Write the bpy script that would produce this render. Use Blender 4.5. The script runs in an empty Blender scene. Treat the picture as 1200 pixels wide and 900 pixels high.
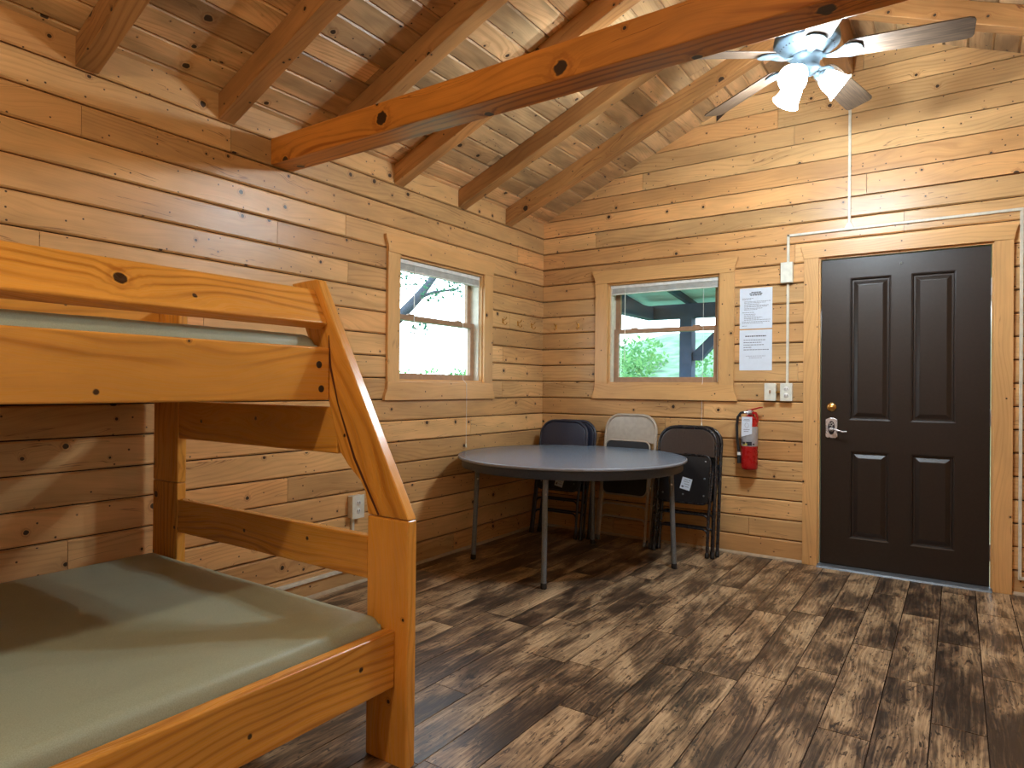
import bpy, bmesh, math, random
from mathutils import Vector, Matrix
random.seed(7)
R = math.radians
C = bpy.context.scene.collection
sc = bpy.context.scene

# ------------------------------------------------------------------ camera, sky, lamps, exposure
F_PX = 767.3
CAM = Vector((2.948, -4.793, 1.177)); YAW, PIT, ROL = 0.5982, 0.0045, 0.0093
def cam_dir(u, v, w):
    c, s = math.cos(ROL), math.sin(ROL); a, b = c*u - s*v, s*u + c*v
    c, s = math.cos(PIT), math.sin(PIT); y, z = c*w - s*b, s*w + c*b
    c, s = math.cos(YAW), math.sin(YAW); return Vector((c*a - s*y, s*a + c*y, z))
cd = bpy.data.cameras.new('camera'); cam = bpy.data.objects.new('camera', cd); C.objects.link(cam)
X, U, Fw = cam_dir(1, 0, 0), cam_dir(0, 1, 0), cam_dir(0, 0, 1)
M = Matrix.Identity(4)
for i in range(3): M[i][0], M[i][1], M[i][2], M[i][3] = X[i], U[i], -Fw[i], CAM[i]
cam.matrix_world = M
cd.sensor_width = 36; cd.lens = 36*F_PX/1200; cd.clip_start = 0.02; cd.clip_end = 300
sc.camera = cam
sc.view_settings.view_transform = 'Standard'; sc.view_settings.look = 'None'
sc.view_settings.exposure = 0.34; sc.view_settings.gamma = 1.0; sc.view_settings.use_curve_mapping = False
sc.cycles.max_bounces = 8; sc.cycles.diffuse_bounces = 4; sc.cycles.glossy_bounces = 3
sc.cycles.transparent_max_bounces = 12; sc.cycles.sample_clamp_indirect = 4.0
sc.cycles.caustics_reflective = False; sc.cycles.caustics_refractive = False

SKY_STRENGTH = 6.5
FAN_LAMP_W, FAN_LAMP_COL = 34.0, (0.78, 0.91, 1.0)
BACK_LAMP_W, BACK_LAMP_COL = 50.0, (1.0, 0.86, 0.66)
w = bpy.data.worlds.new('World'); sc.world = w; w.use_nodes = True
wt = w.node_tree; wt.nodes.clear()
wo = wt.nodes.new('ShaderNodeOutputWorld'); wb = wt.nodes.new('ShaderNodeBackground')
wr = wt.nodes.new('ShaderNodeValToRGB'); wc = wt.nodes.new('ShaderNodeTexCoord'); ws = wt.nodes.new('ShaderNodeSeparateXYZ')
wr.color_ramp.elements[0].position = 0.0; wr.color_ramp.elements[0].color = (0.80, 0.93, 1.0, 1)
wr.color_ramp.elements[1].position = 0.7; wr.color_ramp.elements[1].color = (0.60, 0.80, 1.0, 1)
wt.links.new(wc.outputs['Generated'], ws.inputs[0]); wt.links.new(ws.outputs['Z'], wr.inputs[0])
wt.links.new(wr.outputs[0], wb.inputs[0]); wb.inputs[1].default_value = SKY_STRENGTH
wt.links.new(wb.outputs[0], wo.inputs[0])

def lamp(name, loc, power, col, radius, parent=None):
    l = bpy.data.lights.new(name, 'POINT'); l.energy = power; l.color = col; l.shadow_soft_size = radius
    o = bpy.data.objects.new(name, l); C.objects.link(o); o.location = loc
    if parent: o.parent = parent; o.location = Vector(loc) - ROOT.get(parent.name, Vector())
    return o
ROOT = {}
# the warm lamp of the other half of the cabin, behind the camera on the same ridge
lamp('room_lamp', (1.87, -5.4, 2.60), BACK_LAMP_W, BACK_LAMP_COL, 0.07)

# ------------------------------------------------------------------ node helpers and materials
class NT:
    def __init__(s, name):
        s.m = bpy.data.materials.new(name); s.m.use_nodes = True; s.t = s.m.node_tree; s.t.nodes.clear()
        s.out = s.t.nodes.new('ShaderNodeOutputMaterial')
    def n(s, typ, **kw):
        nd = s.t.nodes.new(typ)
        for k, v in kw.items(): setattr(nd, k, v)
        return nd
    def put(s, sock, v):
        if isinstance(v, bpy.types.NodeSocket): s.t.links.new(v, sock)
        else:
            try: sock.default_value = v
            except Exception: sock.default_value = (*v, 1.0) if len(v) == 3 else v
    def math(s, op, a, b=0.0, c=0.0, clamp=False):
        nd = s.n('ShaderNodeMath', operation=op, use_clamp=clamp)
        s.put(nd.inputs[0], a); s.put(nd.inputs[1], b); s.put(nd.inputs[2], c); return nd.outputs[0]
    def xyz(s, x, y, z=0.0):
        nd = s.n('ShaderNodeCombineXYZ'); s.put(nd.inputs[0], x); s.put(nd.inputs[1], y); s.put(nd.inputs[2], z); return nd.outputs[0]
    def noise(s, vec, scale=1.0, detail=2.0, rough=0.5, dist=0.0, dims='3D'):
        nd = s.n('ShaderNodeTexNoise', noise_dimensions=dims); s.put(nd.inputs['Vector'], vec)
        nd.inputs['Scale'].default_value = scale; nd.inputs['Detail'].default_value = detail
        nd.inputs['Roughness'].default_value = rough; nd.inputs['Distortion'].default_value = dist; return nd.outputs[0]
    def smooth(s, x, a, b, lo=0.0, hi=1.0):
        nd = s.n('ShaderNodeMapRange', interpolation_type='SMOOTHSTEP'); s.put(nd.inputs[0], x)
        for i, v in zip((1, 2, 3, 4), (a, b, lo, hi)): s.put(nd.inputs[i], v)
        return nd.outputs[0]
    def mix(s, f, a, b, mode='MIX'):
        nd = s.n('ShaderNodeMix', data_type='RGBA', blend_type=mode); s.put(nd.inputs[0], f); s.put(nd.inputs[6], a); s.put(nd.inputs[7], b)
        return nd.outputs[2]
    def ramp(s, f, stops):
        nd = s.n('ShaderNodeValToRGB'); e = nd.color_ramp.elements
        while len(e) < len(stops): e.new(0.5)
        for el, (p, c) in zip(e, stops): el.position = p; el.color = (*c, 1)
        s.put(nd.inputs[0], f); return nd.outputs[0]
    def bump(s, h, strength=0.2, dist=0.002):
        nd = s.n('ShaderNodeBump'); nd.inputs['Strength'].default_value = strength; nd.inputs['Distance'].default_value = dist
        s.put(nd.inputs['Height'], h); return nd.outputs[0]
    def pbr(s, col, rough=0.5, metal=0.0, normal=None, spec=0.5, coat=0.0, **kw):
        b = s.n('ShaderNodeBsdfPrincipled'); s.put(b.inputs['Base Color'], col); s.put(b.inputs['Roughness'], rough)
        s.put(b.inputs['Metallic'], metal); b.inputs['Specular IOR Level'].default_value = spec
        b.inputs['Coat Weight'].default_value = coat; b.inputs['Coat Roughness'].default_value = 0.15
        for k, v in kw.items(): s.put(b.inputs[k.replace('_', ' ')], v)
        if normal is not None: s.put(b.inputs['Normal'], normal)
        s.t.links.new(b.outputs[0], s.out.inputs[0]); return b

def uvs(t):
    uv = t.n('ShaderNodeUVMap', uv_map='UVMap'); sp = t.n('ShaderNodeSeparateXYZ'); t.put(sp.inputs[0], uv.outputs[0])
    at = t.n('ShaderNodeAttribute', attribute_name='bc'); sc_ = t.n('ShaderNodeSeparateColor'); t.put(sc_.inputs[0], at.outputs['Color'])
    return sp.outputs[0], sp.outputs[1], sc_.outputs[0], sc_.outputs[1], sc_.outputs[2]

def wood(name, light, dark, knot=(0.022, 0.010, 0.006), rough=0.45, ks=7.0, kthr=0.62, kr=0.075, band=42.0,
         tone=0.22, ringamt=0.5, pins=0.5, red=0.5, coat=0.0, smudge=0.3, spec=0.4, bump=0.25, crack=0.0):
    t = NT(name); u, v, r, g, b = uvs(t)
    vo = t.n('ShaderNodeTexVoronoi', voronoi_dimensions='2D', feature='F1'); t.put(vo.inputs['Vector'], t.xyz(u, v)); vo.inputs['Scale'].default_value = ks
    cs = t.n('ShaderNodeSeparateColor'); t.put(cs.inputs[0], vo.outputs['Color'])
    sel = t.math('GREATER_THAN', cs.outputs[0], kthr)
    size = t.math('MULTIPLY_ADD', t.math('POWER', cs.outputs[1], 2.0), kr*1.4, kr*0.35)
    wob = t.noise(t.xyz(t.math('MULTIPLY', u, 40.0), t.math('MULTIPLY', v, 55.0)), 1.0, 1.0)
    kd = t.math('DIVIDE', t.math('MULTIPLY', vo.outputs['Distance'], t.math('MULTIPLY_ADD', wob, 0.7, 0.65)), size)
    core = t.math('MULTIPLY', t.smooth(kd, 0.75, 1.0, 1.0, 0.0), sel)
    halo = t.math('MULTIPLY', t.math('POWER', t.math('SUBTRACT', 1.0, t.math('DIVIDE', kd, 4.5), clamp=True), 2.0), sel)
    ring = t.math('MULTIPLY', t.math('MULTIPLY', t.smooth(kd, 1.0, 1.3), t.smooth(kd, 1.3, 2.0, 1.0, 0.0)), sel)
    n1 = t.noise(t.xyz(t.math('MULTIPLY', u, 1.15), t.math('MULTIPLY', v, 3.6), t.math('MULTIPLY', r, 9.0)), 1.0, 1.5)
    vv = t.math('ADD', t.math('MULTIPLY_ADD', n1, 0.27, v), t.math('MULTIPLY', halo, 0.055))
    warp = t.math('MULTIPLY', t.noise(t.xyz(t.math('MULTIPLY', u, 5.0), t.math('MULTIPLY', v, 16.0)), 1.0, 2.0), 0.012)
    s = t.math('SINE', t.math('MULTIPLY', t.math('ADD', vv, warp), band*6.2832))
    s = t.math('POWER', t.math('MULTIPLY_ADD', s, 0.5, 0.5), 3.0)
    mod = t.noise(t.xyz(t.math('MULTIPLY', u, 0.6), t.math('MULTIPLY', v, 9.0), t.math('MULTIPLY', g, 7.0)), 1.0, 1.0)
    s = t.math('MULTIPLY', s, t.smooth(mod, 0.35, 0.7))
    fib = t.noise(t.xyz(t.math('MULTIPLY', u, 4.0), t.math('MULTIPLY', t.math('ADD', vv, warp), 230.0)), 1.0, 3.0, 0.6)
    f = t.math('ADD', t.math('MULTIPLY', s, ringamt), t.math('MULTIPLY', t.math('SUBTRACT', fib, 0.42), 0.9), clamp=True)
    col = t.mix(f, light, dark)
    col = t.mix(t.math('MULTIPLY', g, red), col, t.mix(1.0, col, (1.0, 0.84, 0.72), 'MULTIPLY'))
    sm = t.noise(t.xyz(t.math('MULTIPLY', u, 1.6), t.math('MULTIPLY', v, 6.0), t.math('MULTIPLY', b, 5.0)), 1.0, 3.0, 0.6)
    val = t.math('MULTIPLY', t.math('MULTIPLY_ADD', r, tone*2, 1.0-tone), t.smooth(sm, 0.3, 0.75, 1.0, 1.0-smudge))
    hs = t.n('ShaderNodeHueSaturation'); t.put(hs.inputs['Value'], val); t.put(hs.inputs['Color'], col); col = hs.outputs[0]
    col = t.mix(t.math('MULTIPLY', ring, 0.45), col, t.mix(1.0, col, (0.55, 0.36, 0.25), 'MULTIPLY'))
    if crack:
        cn = t.noise(t.xyz(t.math('MULTIPLY', u, 1.3), t.math('MULTIPLY', t.math('ADD', vv, warp), 34.0), t.math('MULTIPLY', b, 9.0)), 1.0, 2.5, 0.55)
        cr = t.smooth(t.math('ABSOLUTE', t.math('SUBTRACT', cn, 0.66)), 0.0, 0.012, 1.0, 0.0)
        col = t.mix(t.math('MULTIPLY', cr, crack), col, t.mix(1.0, col, (0.30, 0.18, 0.12), 'MULTIPLY'))
    vp = t.n('ShaderNodeTexVoronoi', voronoi_dimensions='2D', feature='F1'); t.put(vp.inputs['Vector'], t.xyz(u, v)); vp.inputs['Scale'].default_value = ks*2.3
    cp = t.n('ShaderNodeSeparateColor'); t.put(cp.inputs[0], vp.outputs['Color'])
    pin = t.math('MULTIPLY', t.math('GREATER_THAN', cp.outputs[0], 1.0-0.22*pins), t.smooth(t.math('MULTIPLY', vp.outputs['Distance'], t.math('MULTIPLY_ADD', wob, 1.0, 0.5)), 0.04, 0.075, 1.0, 0.0))
    dk = t.math('MAXIMUM', core, pin)
    col = t.mix(t.math('MULTIPLY', dk, 0.96), col, knot)
    rr = t.math('MULTIPLY_ADD', fib, 0.16, rough-0.08)
    hgt = t.math('SUBTRACT', t.math('MULTIPLY', fib, 0.5), t.math('MULTIPLY', dk, 0.6))
    t.pbr(col, rr, 0.0, t.bump(hgt, bump, 0.0015), spec, coat)
    return t.m

def plain(name, col, rough=0.5, metal=0.0, var=0.08, scale=30.0, bump=0.0, spec=0.5, coat=0.0, **kw):
    t = NT(name); tc = t.n('ShaderNodeTexCoord')
    nz = t.noise(tc.outputs['Object'], scale, 3.0)
    c = t.mix(t.smooth(nz, 0.3, 0.7), tuple(x*(1-var) for x in col), tuple(min(1, x*(1+var)) for x in col))
    t.pbr(c, t.math('MULTIPLY_ADD', nz, 0.12, rough-0.06), metal, t.bump(nz, bump, 0.002) if bump else None, spec, coat, **kw)
    return t.m

MT = {}
MT['log'] = wood('honey log wall', (0.78, 0.475, 0.205), (0.48, 0.235, 0.078), tone=0.21, rough=0.34, spec=0.45, ks=6.5, kthr=0.56, kr=0.060, ringamt=0.42, pins=0.9, red=0.8, smudge=0.32, band=38, crack=0.75)
MT['trimwood'] = wood('casing pine', (0.74, 0.44, 0.18), (0.50, 0.25, 0.085), tone=0.10, rough=0.34, ks=5.0, kthr=0.62, kr=0.045, ringamt=0.35, red=0.3, smudge=0.2, crack=0.3)
MT['ceil'] = wood('ceiling boards', (0.84, 0.57, 0.30), (0.50, 0.26, 0.095), tone=0.30, rough=0.40, ks=6.0, kthr=0.42, kr=0.07, ringamt=0.40, pins=0.8, red=0.75, smudge=0.6, crack=0.4)
MT['rafter'] = wood('rafter timber', (0.56, 0.285, 0.10), (0.30, 0.12, 0.036), tone=0.14, rough=0.42, ks=4.5, kthr=0.55, kr=0.075, ringamt=0.6, red=0.4, smudge=0.45, band=30, crack=0.9)
MT['tie'] = wood('tie beam timber', (0.74, 0.29, 0.045), (0.42, 0.125, 0.014), tone=0.04, rough=0.36, ks=3.4, kthr=0.35, kr=0.075, ringamt=1.3, red=0.0, smudge=0.35, band=22, pins=0.3, crack=0.9)
MT['bunk'] = wood('lacquered bunk pine', (0.82, 0.375, 0.062), (0.52, 0.185, 0.020), tone=0.05, rough=0.28, ks=3.6, kthr=0.50, kr=0.050, ringamt=0.85, red=0.0, smudge=0.22, band=30, pins=0.45, coat=0.2)
MT['gap'] = plain('dark log joint', (0.035, 0.017, 0.008), 0.9)

def floor_mat():
    t = NT('rustic vinyl plank'); u, v, r, g, b = uvs(t)
    z = t.math('MULTIPLY', r, 30.0)
    blot = t.noise(t.xyz(t.math('MULTIPLY', u, 2.6), t.math('MULTIPLY', v, 7.5), z), 1.0, 4.0, 0.62, 0.4)
    warp = t.noise(t.xyz(t.math('MULTIPLY', u, 3.0), t.math('MULTIPLY', v, 9.0), z), 1.0, 2.0)
    vv = t.math('MULTIPLY_ADD', warp, 0.05, v)
    fib = t.noise(t.xyz(t.math('MULTIPLY', u, 4.5), t.math('MULTIPLY', vv, 170.0), z), 1.0, 4.0, 0.7)
    s = t.math('SINE', t.math('MULTIPLY', vv, 320.0)); s = t.math('MULTIPLY_ADD', s, 0.5, 0.5)
    crk = t.noise(t.xyz(t.math('MULTIPLY', u, 14.0), t.math('MULTIPLY', vv, 60.0), z), 1.0, 3.0, 0.7, 1.2)
    f = t.math('ADD', t.math('MULTIPLY', t.smooth(blot, 0.33, 0.70), 0.58), t.math('MULTIPLY', t.math('SUBTRACT', fib, 0.5), 1.15))
    f = t.math('ADD', f, t.math('MULTIPLY', t.math('SUBTRACT', s, 0.5), 0.10))
    f = t.math('ADD', f, t.math('MULTIPLY_ADD', r, 0.20, -0.02))
    f = t.math('SUBTRACT', f, t.math('MULTIPLY', t.smooth(crk, 0.56, 0.66), 0.45))
    col = t.ramp(f, [(0.0, (0.036, 0.024, 0.017)), (0.22, (0.115, 0.074, 0.045)), (0.42, (0.28, 0.185, 0.105)), (0.66, (0.52, 0.37, 0.215)), (1.0, (0.70, 0.53, 0.33))])
    col = t.mix(t.math('MULTIPLY', g, 0.4), col, t.mix(1.0, col, (1.0, 0.92, 0.86), 'MULTIPLY'))
    t.pbr(col, t.math('MULTIPLY_ADD', fib, 0.22, 0.22), 0.0, t.bump(t.math('ADD', fib, t.math('MULTIPLY', crk, -0.5)), 0.35, 0.0015), 0.5)
    return t.m
MT['floor'] = floor_mat()
MT['cream'] = plain('cream vinyl', (0.70, 0.66, 0.54), 0.45)
MT['basetan'] = plain('tan quarter round', (0.46, 0.36, 0.24), 0.5)
MT['white'] = plain('white enamel', (0.80, 0.80, 0.76), 0.4)
MT['ivory'] = plain('ivory plastic', (0.74, 0.74, 0.64), 0.4)
MT['black'] = plain('black plastic', (0.012, 0.012, 0.013), 0.4)
MT['sash'] = plain('tan window sash', (0.36, 0.21, 0.12), 0.45)
MT['blind'] = plain('blind slats', (0.78, 0.80, 0.78), 0.45)
MT['chrome'] = plain('chrome', (0.80, 0.80, 0.82), 0.28, 0.7, 0.02)
MT['steel'] = plain('worn zinc steel', (0.50, 0.50, 0.50), 0.35, 1.0)
MT['brass'] = plain('brass', (0.80, 0.55, 0.20), 0.25, 1.0)
MT['door'] = plain('dark brown door paint', (0.019, 0.012, 0.009), 0.38, 0, 0.12, 60, 0.15)
MT['paper'] = plain('laminated paper', (0.72, 0.80, 0.90), 0.3, 0, 0.02)
MT['ink'] = plain('grey ink', (0.12, 0.13, 0.17), 0.6)
MT['inkdark'] = plain('black ink', (0.02, 0.02, 0.03), 0.6)
MT['red'] = plain('red enamel', (0.38, 0.010, 0.010), 0.28, 0, 0.04)
MT['silver'] = plain('silver label', (0.42, 0.43, 0.46), 0.4, 0.3)
MT['yellow'] = plain('yellow print', (0.62, 0.55, 0.10), 0.5)
MT['rubber'] = plain('black rubber', (0.012, 0.011, 0.011), 0.55)
MT['tabletop'] = plain('grey speckled laminate', (0.165, 0.21, 0.27), 0.24, 0, 0.28, 260)
MT['apron'] = plain('charcoal apron', (0.045, 0.055, 0.078), 0.45, 0, 0.12, 80)
MT['edge'] = plain('grey edge band', (0.24, 0.26, 0.30), 0.35)
MT['hammer'] = plain('hammered grey leg', (0.17, 0.19, 0.21), 0.38, 0.4, 0.2, 200, 0.1)
MT['chairblack'] = plain('black chair frame', (0.012, 0.012, 0.015), 0.28, 0.0, 0.1, 40, 0, 0.6)
MT['vinylblack'] = plain('black padded vinyl', (0.045, 0.032, 0.027), 0.30, 0, 0.15, 120, 0.1)
MT['chairblue'] = plain('navy chair frame', (0.018, 0.022, 0.040), 0.32)
MT['vinylblue'] = plain('navy padded vinyl', (0.020, 0.024, 0.046), 0.38, 0, 0.15, 120, 0.1)
MT['chairbeige'] = plain('beige chair frame', (0.44, 0.37, 0.29), 0.35, 0.1)
MT['panelbeige'] = plain('beige steel back', (0.40, 0.34, 0.27), 0.32, 0.1, 0.06)
MT['seatdark'] = plain('seat underside', (0.008, 0.008, 0.010), 0.45)
MT['fanmetal'] = plain('brushed pewter', (0.11, 0.155, 0.185), 0.45, 0.35)
MT['bark'] = plain('dark bark seam', (0.10, 0.022, 0.006), 0.6)
MT['plug'] = plain('dark bolt recess', (0.02, 0.012, 0.01), 0.4)

def vinyl_mat():
    t = NT('olive mattress vinyl'); tc = t.n('ShaderNodeTexCoord')
    fine = t.noise(tc.outputs['Object'], 420.0, 2.0); big = t.noise(tc.outputs['Object'], 5.0, 3.0, 0.55, 0.8)
    c = t.mix(t.smooth(fine, 0.3, 0.7), (0.315, 0.360, 0.255), (0.390, 0.440, 0.320))
    t.pbr(c, t.math('MULTIPLY_ADD', big, 0.2, 0.32), 0.0, t.bump(t.math('ADD', t.math('MULTIPLY', fine, 0.15), t.math('MULTIPLY', big, 2.0)), 0.35, 0.006), 0.5)
    return t.m
MT['vinyl'] = vinyl_mat()
def blade_mat():
    t = NT('grey oak fan blade'); u, v, r, g, b = uvs(t)
    n = t.noise(t.xyz(t.math('MULTIPLY', u, 6.0), t.math('MULTIPLY', v, 120.0)), 1.0, 3.0, 0.6)
    t.pbr(t.ramp(n, [(0.3, (0.030, 0.019, 0.013)), (0.7, (0.125, 0.080, 0.050))]), 0.45); return t.m
MT['blade'] = blade_mat()
def glass_mat():
    t = NT('window glass'); a = t.n('ShaderNodeBsdfTransparent'); g = t.n('ShaderNodeBsdfGlossy'); g.inputs['Roughness'].default_value = 0.02
    a.inputs[0].default_value = (0.97, 0.99, 0.99, 1)
    lw = t.n('ShaderNodeLayerWeight'); mx = t.n('ShaderNodeMixShader')
    t.put(mx.inputs[0], t.math('MULTIPLY_ADD', t.math('POWER', lw.outputs['Facing'], 4.0), 0.5, 0.03)); t.put(mx.inputs[1], a.outputs[0]); t.put(mx.inputs[2], g.outputs[0]); t.put(t.out.inputs[0], mx.outputs[0]); return t.m
MT['glass'] = glass_mat()
def shade_mat():
    t = NT('lit frosted glass'); e = t.n('ShaderNodeEmission'); e.inputs[0].default_value = (0.86, 0.95, 1.0, 1); e.inputs[1].default_value = 21.0
    d = t.n('ShaderNodeBsdfTranslucent'); d.inputs[0].default_value = (0.9, 0.95, 1, 1); mx = t.n('ShaderNodeAddShader')
    t.put(mx.inputs[0], e.outputs[0]); t.put(mx.inputs[1], d.outputs[0]); t.put(t.out.inputs[0], mx.outputs[0]); return t.m
MT['shade'] = shade_mat()
def leaf_mat(name, a, b, scale=2.0):
    t = NT(name); tc = t.n('ShaderNodeTexCoord'); n = t.noise(tc.outputs['Object'], scale, 4.0, 0.7)
    c = t.ramp(n, [(0.3, a), (0.7, b)])
    d = t.n('ShaderNodeBsdfDiffuse'); t.put(d.inputs[0], c); l = t.n('ShaderNodeBsdfTranslucent'); t.put(l.inputs[0], c)
    mx = t.n('ShaderNodeMixShader'); mx.inputs[0].default_value = 0.45
    t.put(mx.inputs[1], d.outputs[0]); t.put(mx.inputs[2], l.outputs[0]); t.put(t.out.inputs[0], mx.outputs[0]); return t.m
MT['leaf'] = leaf_mat('tree leaves', (0.020, 0.075, 0.05), (0.06, 0.16, 0.09), 1.5)
MT['bush'] = leaf_mat('bush leaves', (0.06, 0.17, 0.07), (0.17, 0.33, 0.11), 1.5)
MT['grass'] = plain('grass slope', (0.085, 0.17, 0.085), 0.9, 0, 0.45, 2.5)
MT['treebark'] = plain('tree bark', (0.030, 0.035, 0.045), 0.9, 0, 0.2, 20)
MT['porchwood'] = plain('weathered porch timber', (0.040, 0.060, 0.115), 0.8, 0, 0.15, 12)
MT['porchceil'] = plain('pale porch soffit', (0.68, 0.76, 0.88), 0.7, 0, 0.06, 6)
MT['roofing'] = plain('roof felt', (0.05, 0.05, 0.05), 0.9)

# ------------------------------------------------------------------ mesh builder
def V(*a): return Vector(a)
class MB:
    def __init__(s): s.v = []; s.f = []; s.gr = []; s.rn = []; s.sm = []; s.mi = []
    def add(s, verts, faces, grain=None, smooth=False, mi=0, rn=None):
        o = len(s.v); s.v += [Vector(p) for p in verts]
        r = rn or (random.random(), random.random(), random.random()); off = (random.uniform(0, 40), random.uniform(0, 40))
        g = Vector(grain).normalized() if grain is not None else V(1, 0, 0)
        for f in faces: s.f.append([i+o for i in f]); s.gr.append((g, off)); s.rn.append(r); s.sm.append(smooth); s.mi.append(mi)
        return s
    def extr(s, prof, O, A, B, D, grain=None, **k):
        O, A, B, D = Vector(O), Vector(A), Vector(B), Vector(D); n = len(prof)
        vs = [O + A*a + B*b for a, b in prof] + [O + A*a + B*b + D for a, b in prof]
        fs = [list(range(n))[::-1], list(range(n, 2*n))] + [[i, (i+1) % n, n+(i+1) % n, n+i] for i in range(n)]
        return s.add(vs, fs, grain if grain is not None else D, **k)
    def box(s, a, b, grain=None, **k):
        (x0, y0, z0), (x1, y1, z1) = a, b
        d = [abs(x1-x0), abs(y1-y0), abs(z1-z0)]
        if grain is None: grain = [V(1, 0, 0), V(0, 1, 0), V(0, 0, 1)][d.index(max(d))]
        vs = [(x, y, z) for z in (z0, z1) for x, y in ((x0, y0), (x1, y0), (x1, y1), (x0, y1))]
        return s.add(vs, [[3, 2, 1, 0], [4, 5, 6, 7], [0, 1, 5, 4], [1, 2, 6, 5], [2, 3, 7, 6], [3, 0, 4, 7]], grain, **k)
    def tube(s, pts, r, n=10, closed=False, caps=True, **k):
        pts = [Vector(p) for p in pts]; m = len(pts); rs = r if isinstance(r, (list, tuple)) else [r]*m
        vs = []; up = None
        for i, p in enumerate(pts):
            if closed: t = (pts[(i+1) % m]-pts[i-1])
            else: t = pts[min(i+1, m-1)]-pts[max(i-1, 0)]
            t.normalize()
            if up is None: up = t.orthogonal().normalized()
            up = (up - t*up.dot(t)).normalized(); sd = t.cross(up)
            vs += [p + (up*math.cos(2*math.pi*j/n) + sd*math.sin(2*math.pi*j/n))*rs[i] for j in range(n)]
        fs = [[i*n+j, i*n+(j+1) % n, ((i+1) % m)*n+(j+1) % n, ((i+1) % m)*n+j] for i in range(m if closed else m-1) for j in range(n)]
        s.add(vs, fs, pts[1]-pts[0], smooth=True, **k)
        if caps and not closed:
            s.add(vs[:n], [list(range(n))[::-1]], pts[1]-pts[0], **k); s.add(vs[-n:], [list(range(n))], pts[1]-pts[0], **k)
        return s
    def lathe(s, prof, O=(0, 0, 0), axis=(0, 0, 1), n=24, smooth=True, **k):
        O = Vector(O); ax = Vector(axis).normalized(); a = ax.orthogonal().normalized(); b = ax.cross(a); m = len(prof)
        vs = [O + ax*h + (a*math.cos(2*math.pi*j/n)+b*math.sin(2*math.pi*j/n))*max(r, 1e-4) for r, h in prof for j in range(n)]
        fs = [[i*n+j, i*n+(j+1) % n, (i+1)*n+(j+1) % n, (i+1)*n+j] for i in range(m-1) for j in range(n)]
        return s.add(vs, fs, ax, smooth=smooth, **k)
    def build(s, name, mats, parent=None, loc=None, bevel=0.0, segs=2, recalc=True, weld=False):
        base = Vector(loc) if loc is not None else (ROOT.get(parent.name, V(0, 0, 0)) if parent else V(0, 0, 0))
        me = bpy.data.meshes.new(name); me.from_pydata([tuple(p-base) for p in s.v], [], s.f)
        if not isinstance(mats, (list, tuple)): mats = [mats]
        for m in mats: me.materials.append(MT[m] if isinstance(m, str) else m)
        if recalc:
            bm = bmesh.new(); bm.from_mesh(me); bmesh.ops.recalc_face_normals(bm, faces=bm.faces); bm.to_mesh(me); bm.free()
        me.uv_layers.new(name='UVMap'); me.color_attributes.new('bc', 'FLOAT_COLOR', 'CORNER')
        uv = me.uv_layers['UVMap']; ca = me.color_attributes['bc']
        for p in me.polygons:
            g, off = s.gr[p.index]; nrm = p.normal; c = nrm.cross(g)
            if c.length < 0.3: a = g.orthogonal().normalized(); g2, c = a, g.cross(a)
            else: c.normalize(); g2 = g
            p.use_smooth = s.sm[p.index]; p.material_index = s.mi[p.index]; col = (*s.rn[p.index], 1)
            for li in p.loop_indices:
                co = me.vertices[me.loops[li].vertex_index].co + base
                uv.data[li].uv = (co.dot(g2)+off[0], co.dot(c)+off[1]); ca.data[li].color = col
        o = bpy.data.objects.new(name, me); C.objects.link(o)
        if parent: o.parent = parent
        else: o.location = base; ROOT[o.name] = base
        if bevel:
            md = o.modifiers.new('Bevel', 'BEVEL'); md.width = bevel; md.segments = segs; md.limit_method = 'ANGLE'; md.angle_limit = R(35)
        return o
def tag(o, label=None, cat=None, group=None, kind=None):
    if label: o['label'] = label
    if cat: o['category'] = cat
    if group: o['group'] = group
    if kind: o['kind'] = kind
    return o
def empty(name, loc, label=None, cat=None, group=None, kind=None, rot=(0, 0, 0)):
    o = bpy.data.objects.new(name, None); C.objects.link(o); o.location = loc; o.rotation_euler = rot
    o.empty_display_size = 0.1; ROOT[o.name] = Vector(loc); return tag(o, label, cat, group, kind)

# ------------------------------------------------------------------ the room shell
W_R = 4.60; RIDGE_X = 2.30; Z_EAVE = 2.577; SL = 5/12; Y_F = -7.6; H = 0.1358; T_W = 0.14
def zs(n): return 1.2263 + (10-n)*H          # height of log joint n, counted down from the plate
def z_ceil(x): return Z_EAVE + SL*min(x, W_R-x)
def cut_rects(a, b, z0, z1, holes):
    out = [(a, b, z0, z1)]
    for (ha, hb, hz0, hz1) in holes:
        nxt = []
        for (p, q, r0, r1) in out:
            if hb <= p or ha >= q or hz1 <= r0 or hz0 >= r1: nxt.append((p, q, r0, r1)); continue
            if p < ha: nxt.append((p, ha, r0, r1))
            if q > hb: nxt.append((hb, q, r0, r1))
            lo, hi = max(p, ha), min(q, hb)
            if r0 < hz0: nxt.append((lo, hi, r0, hz0))
            if r1 > hz1: nxt.append((lo, hi, hz1, r1))
        out = nxt
    return out
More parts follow.
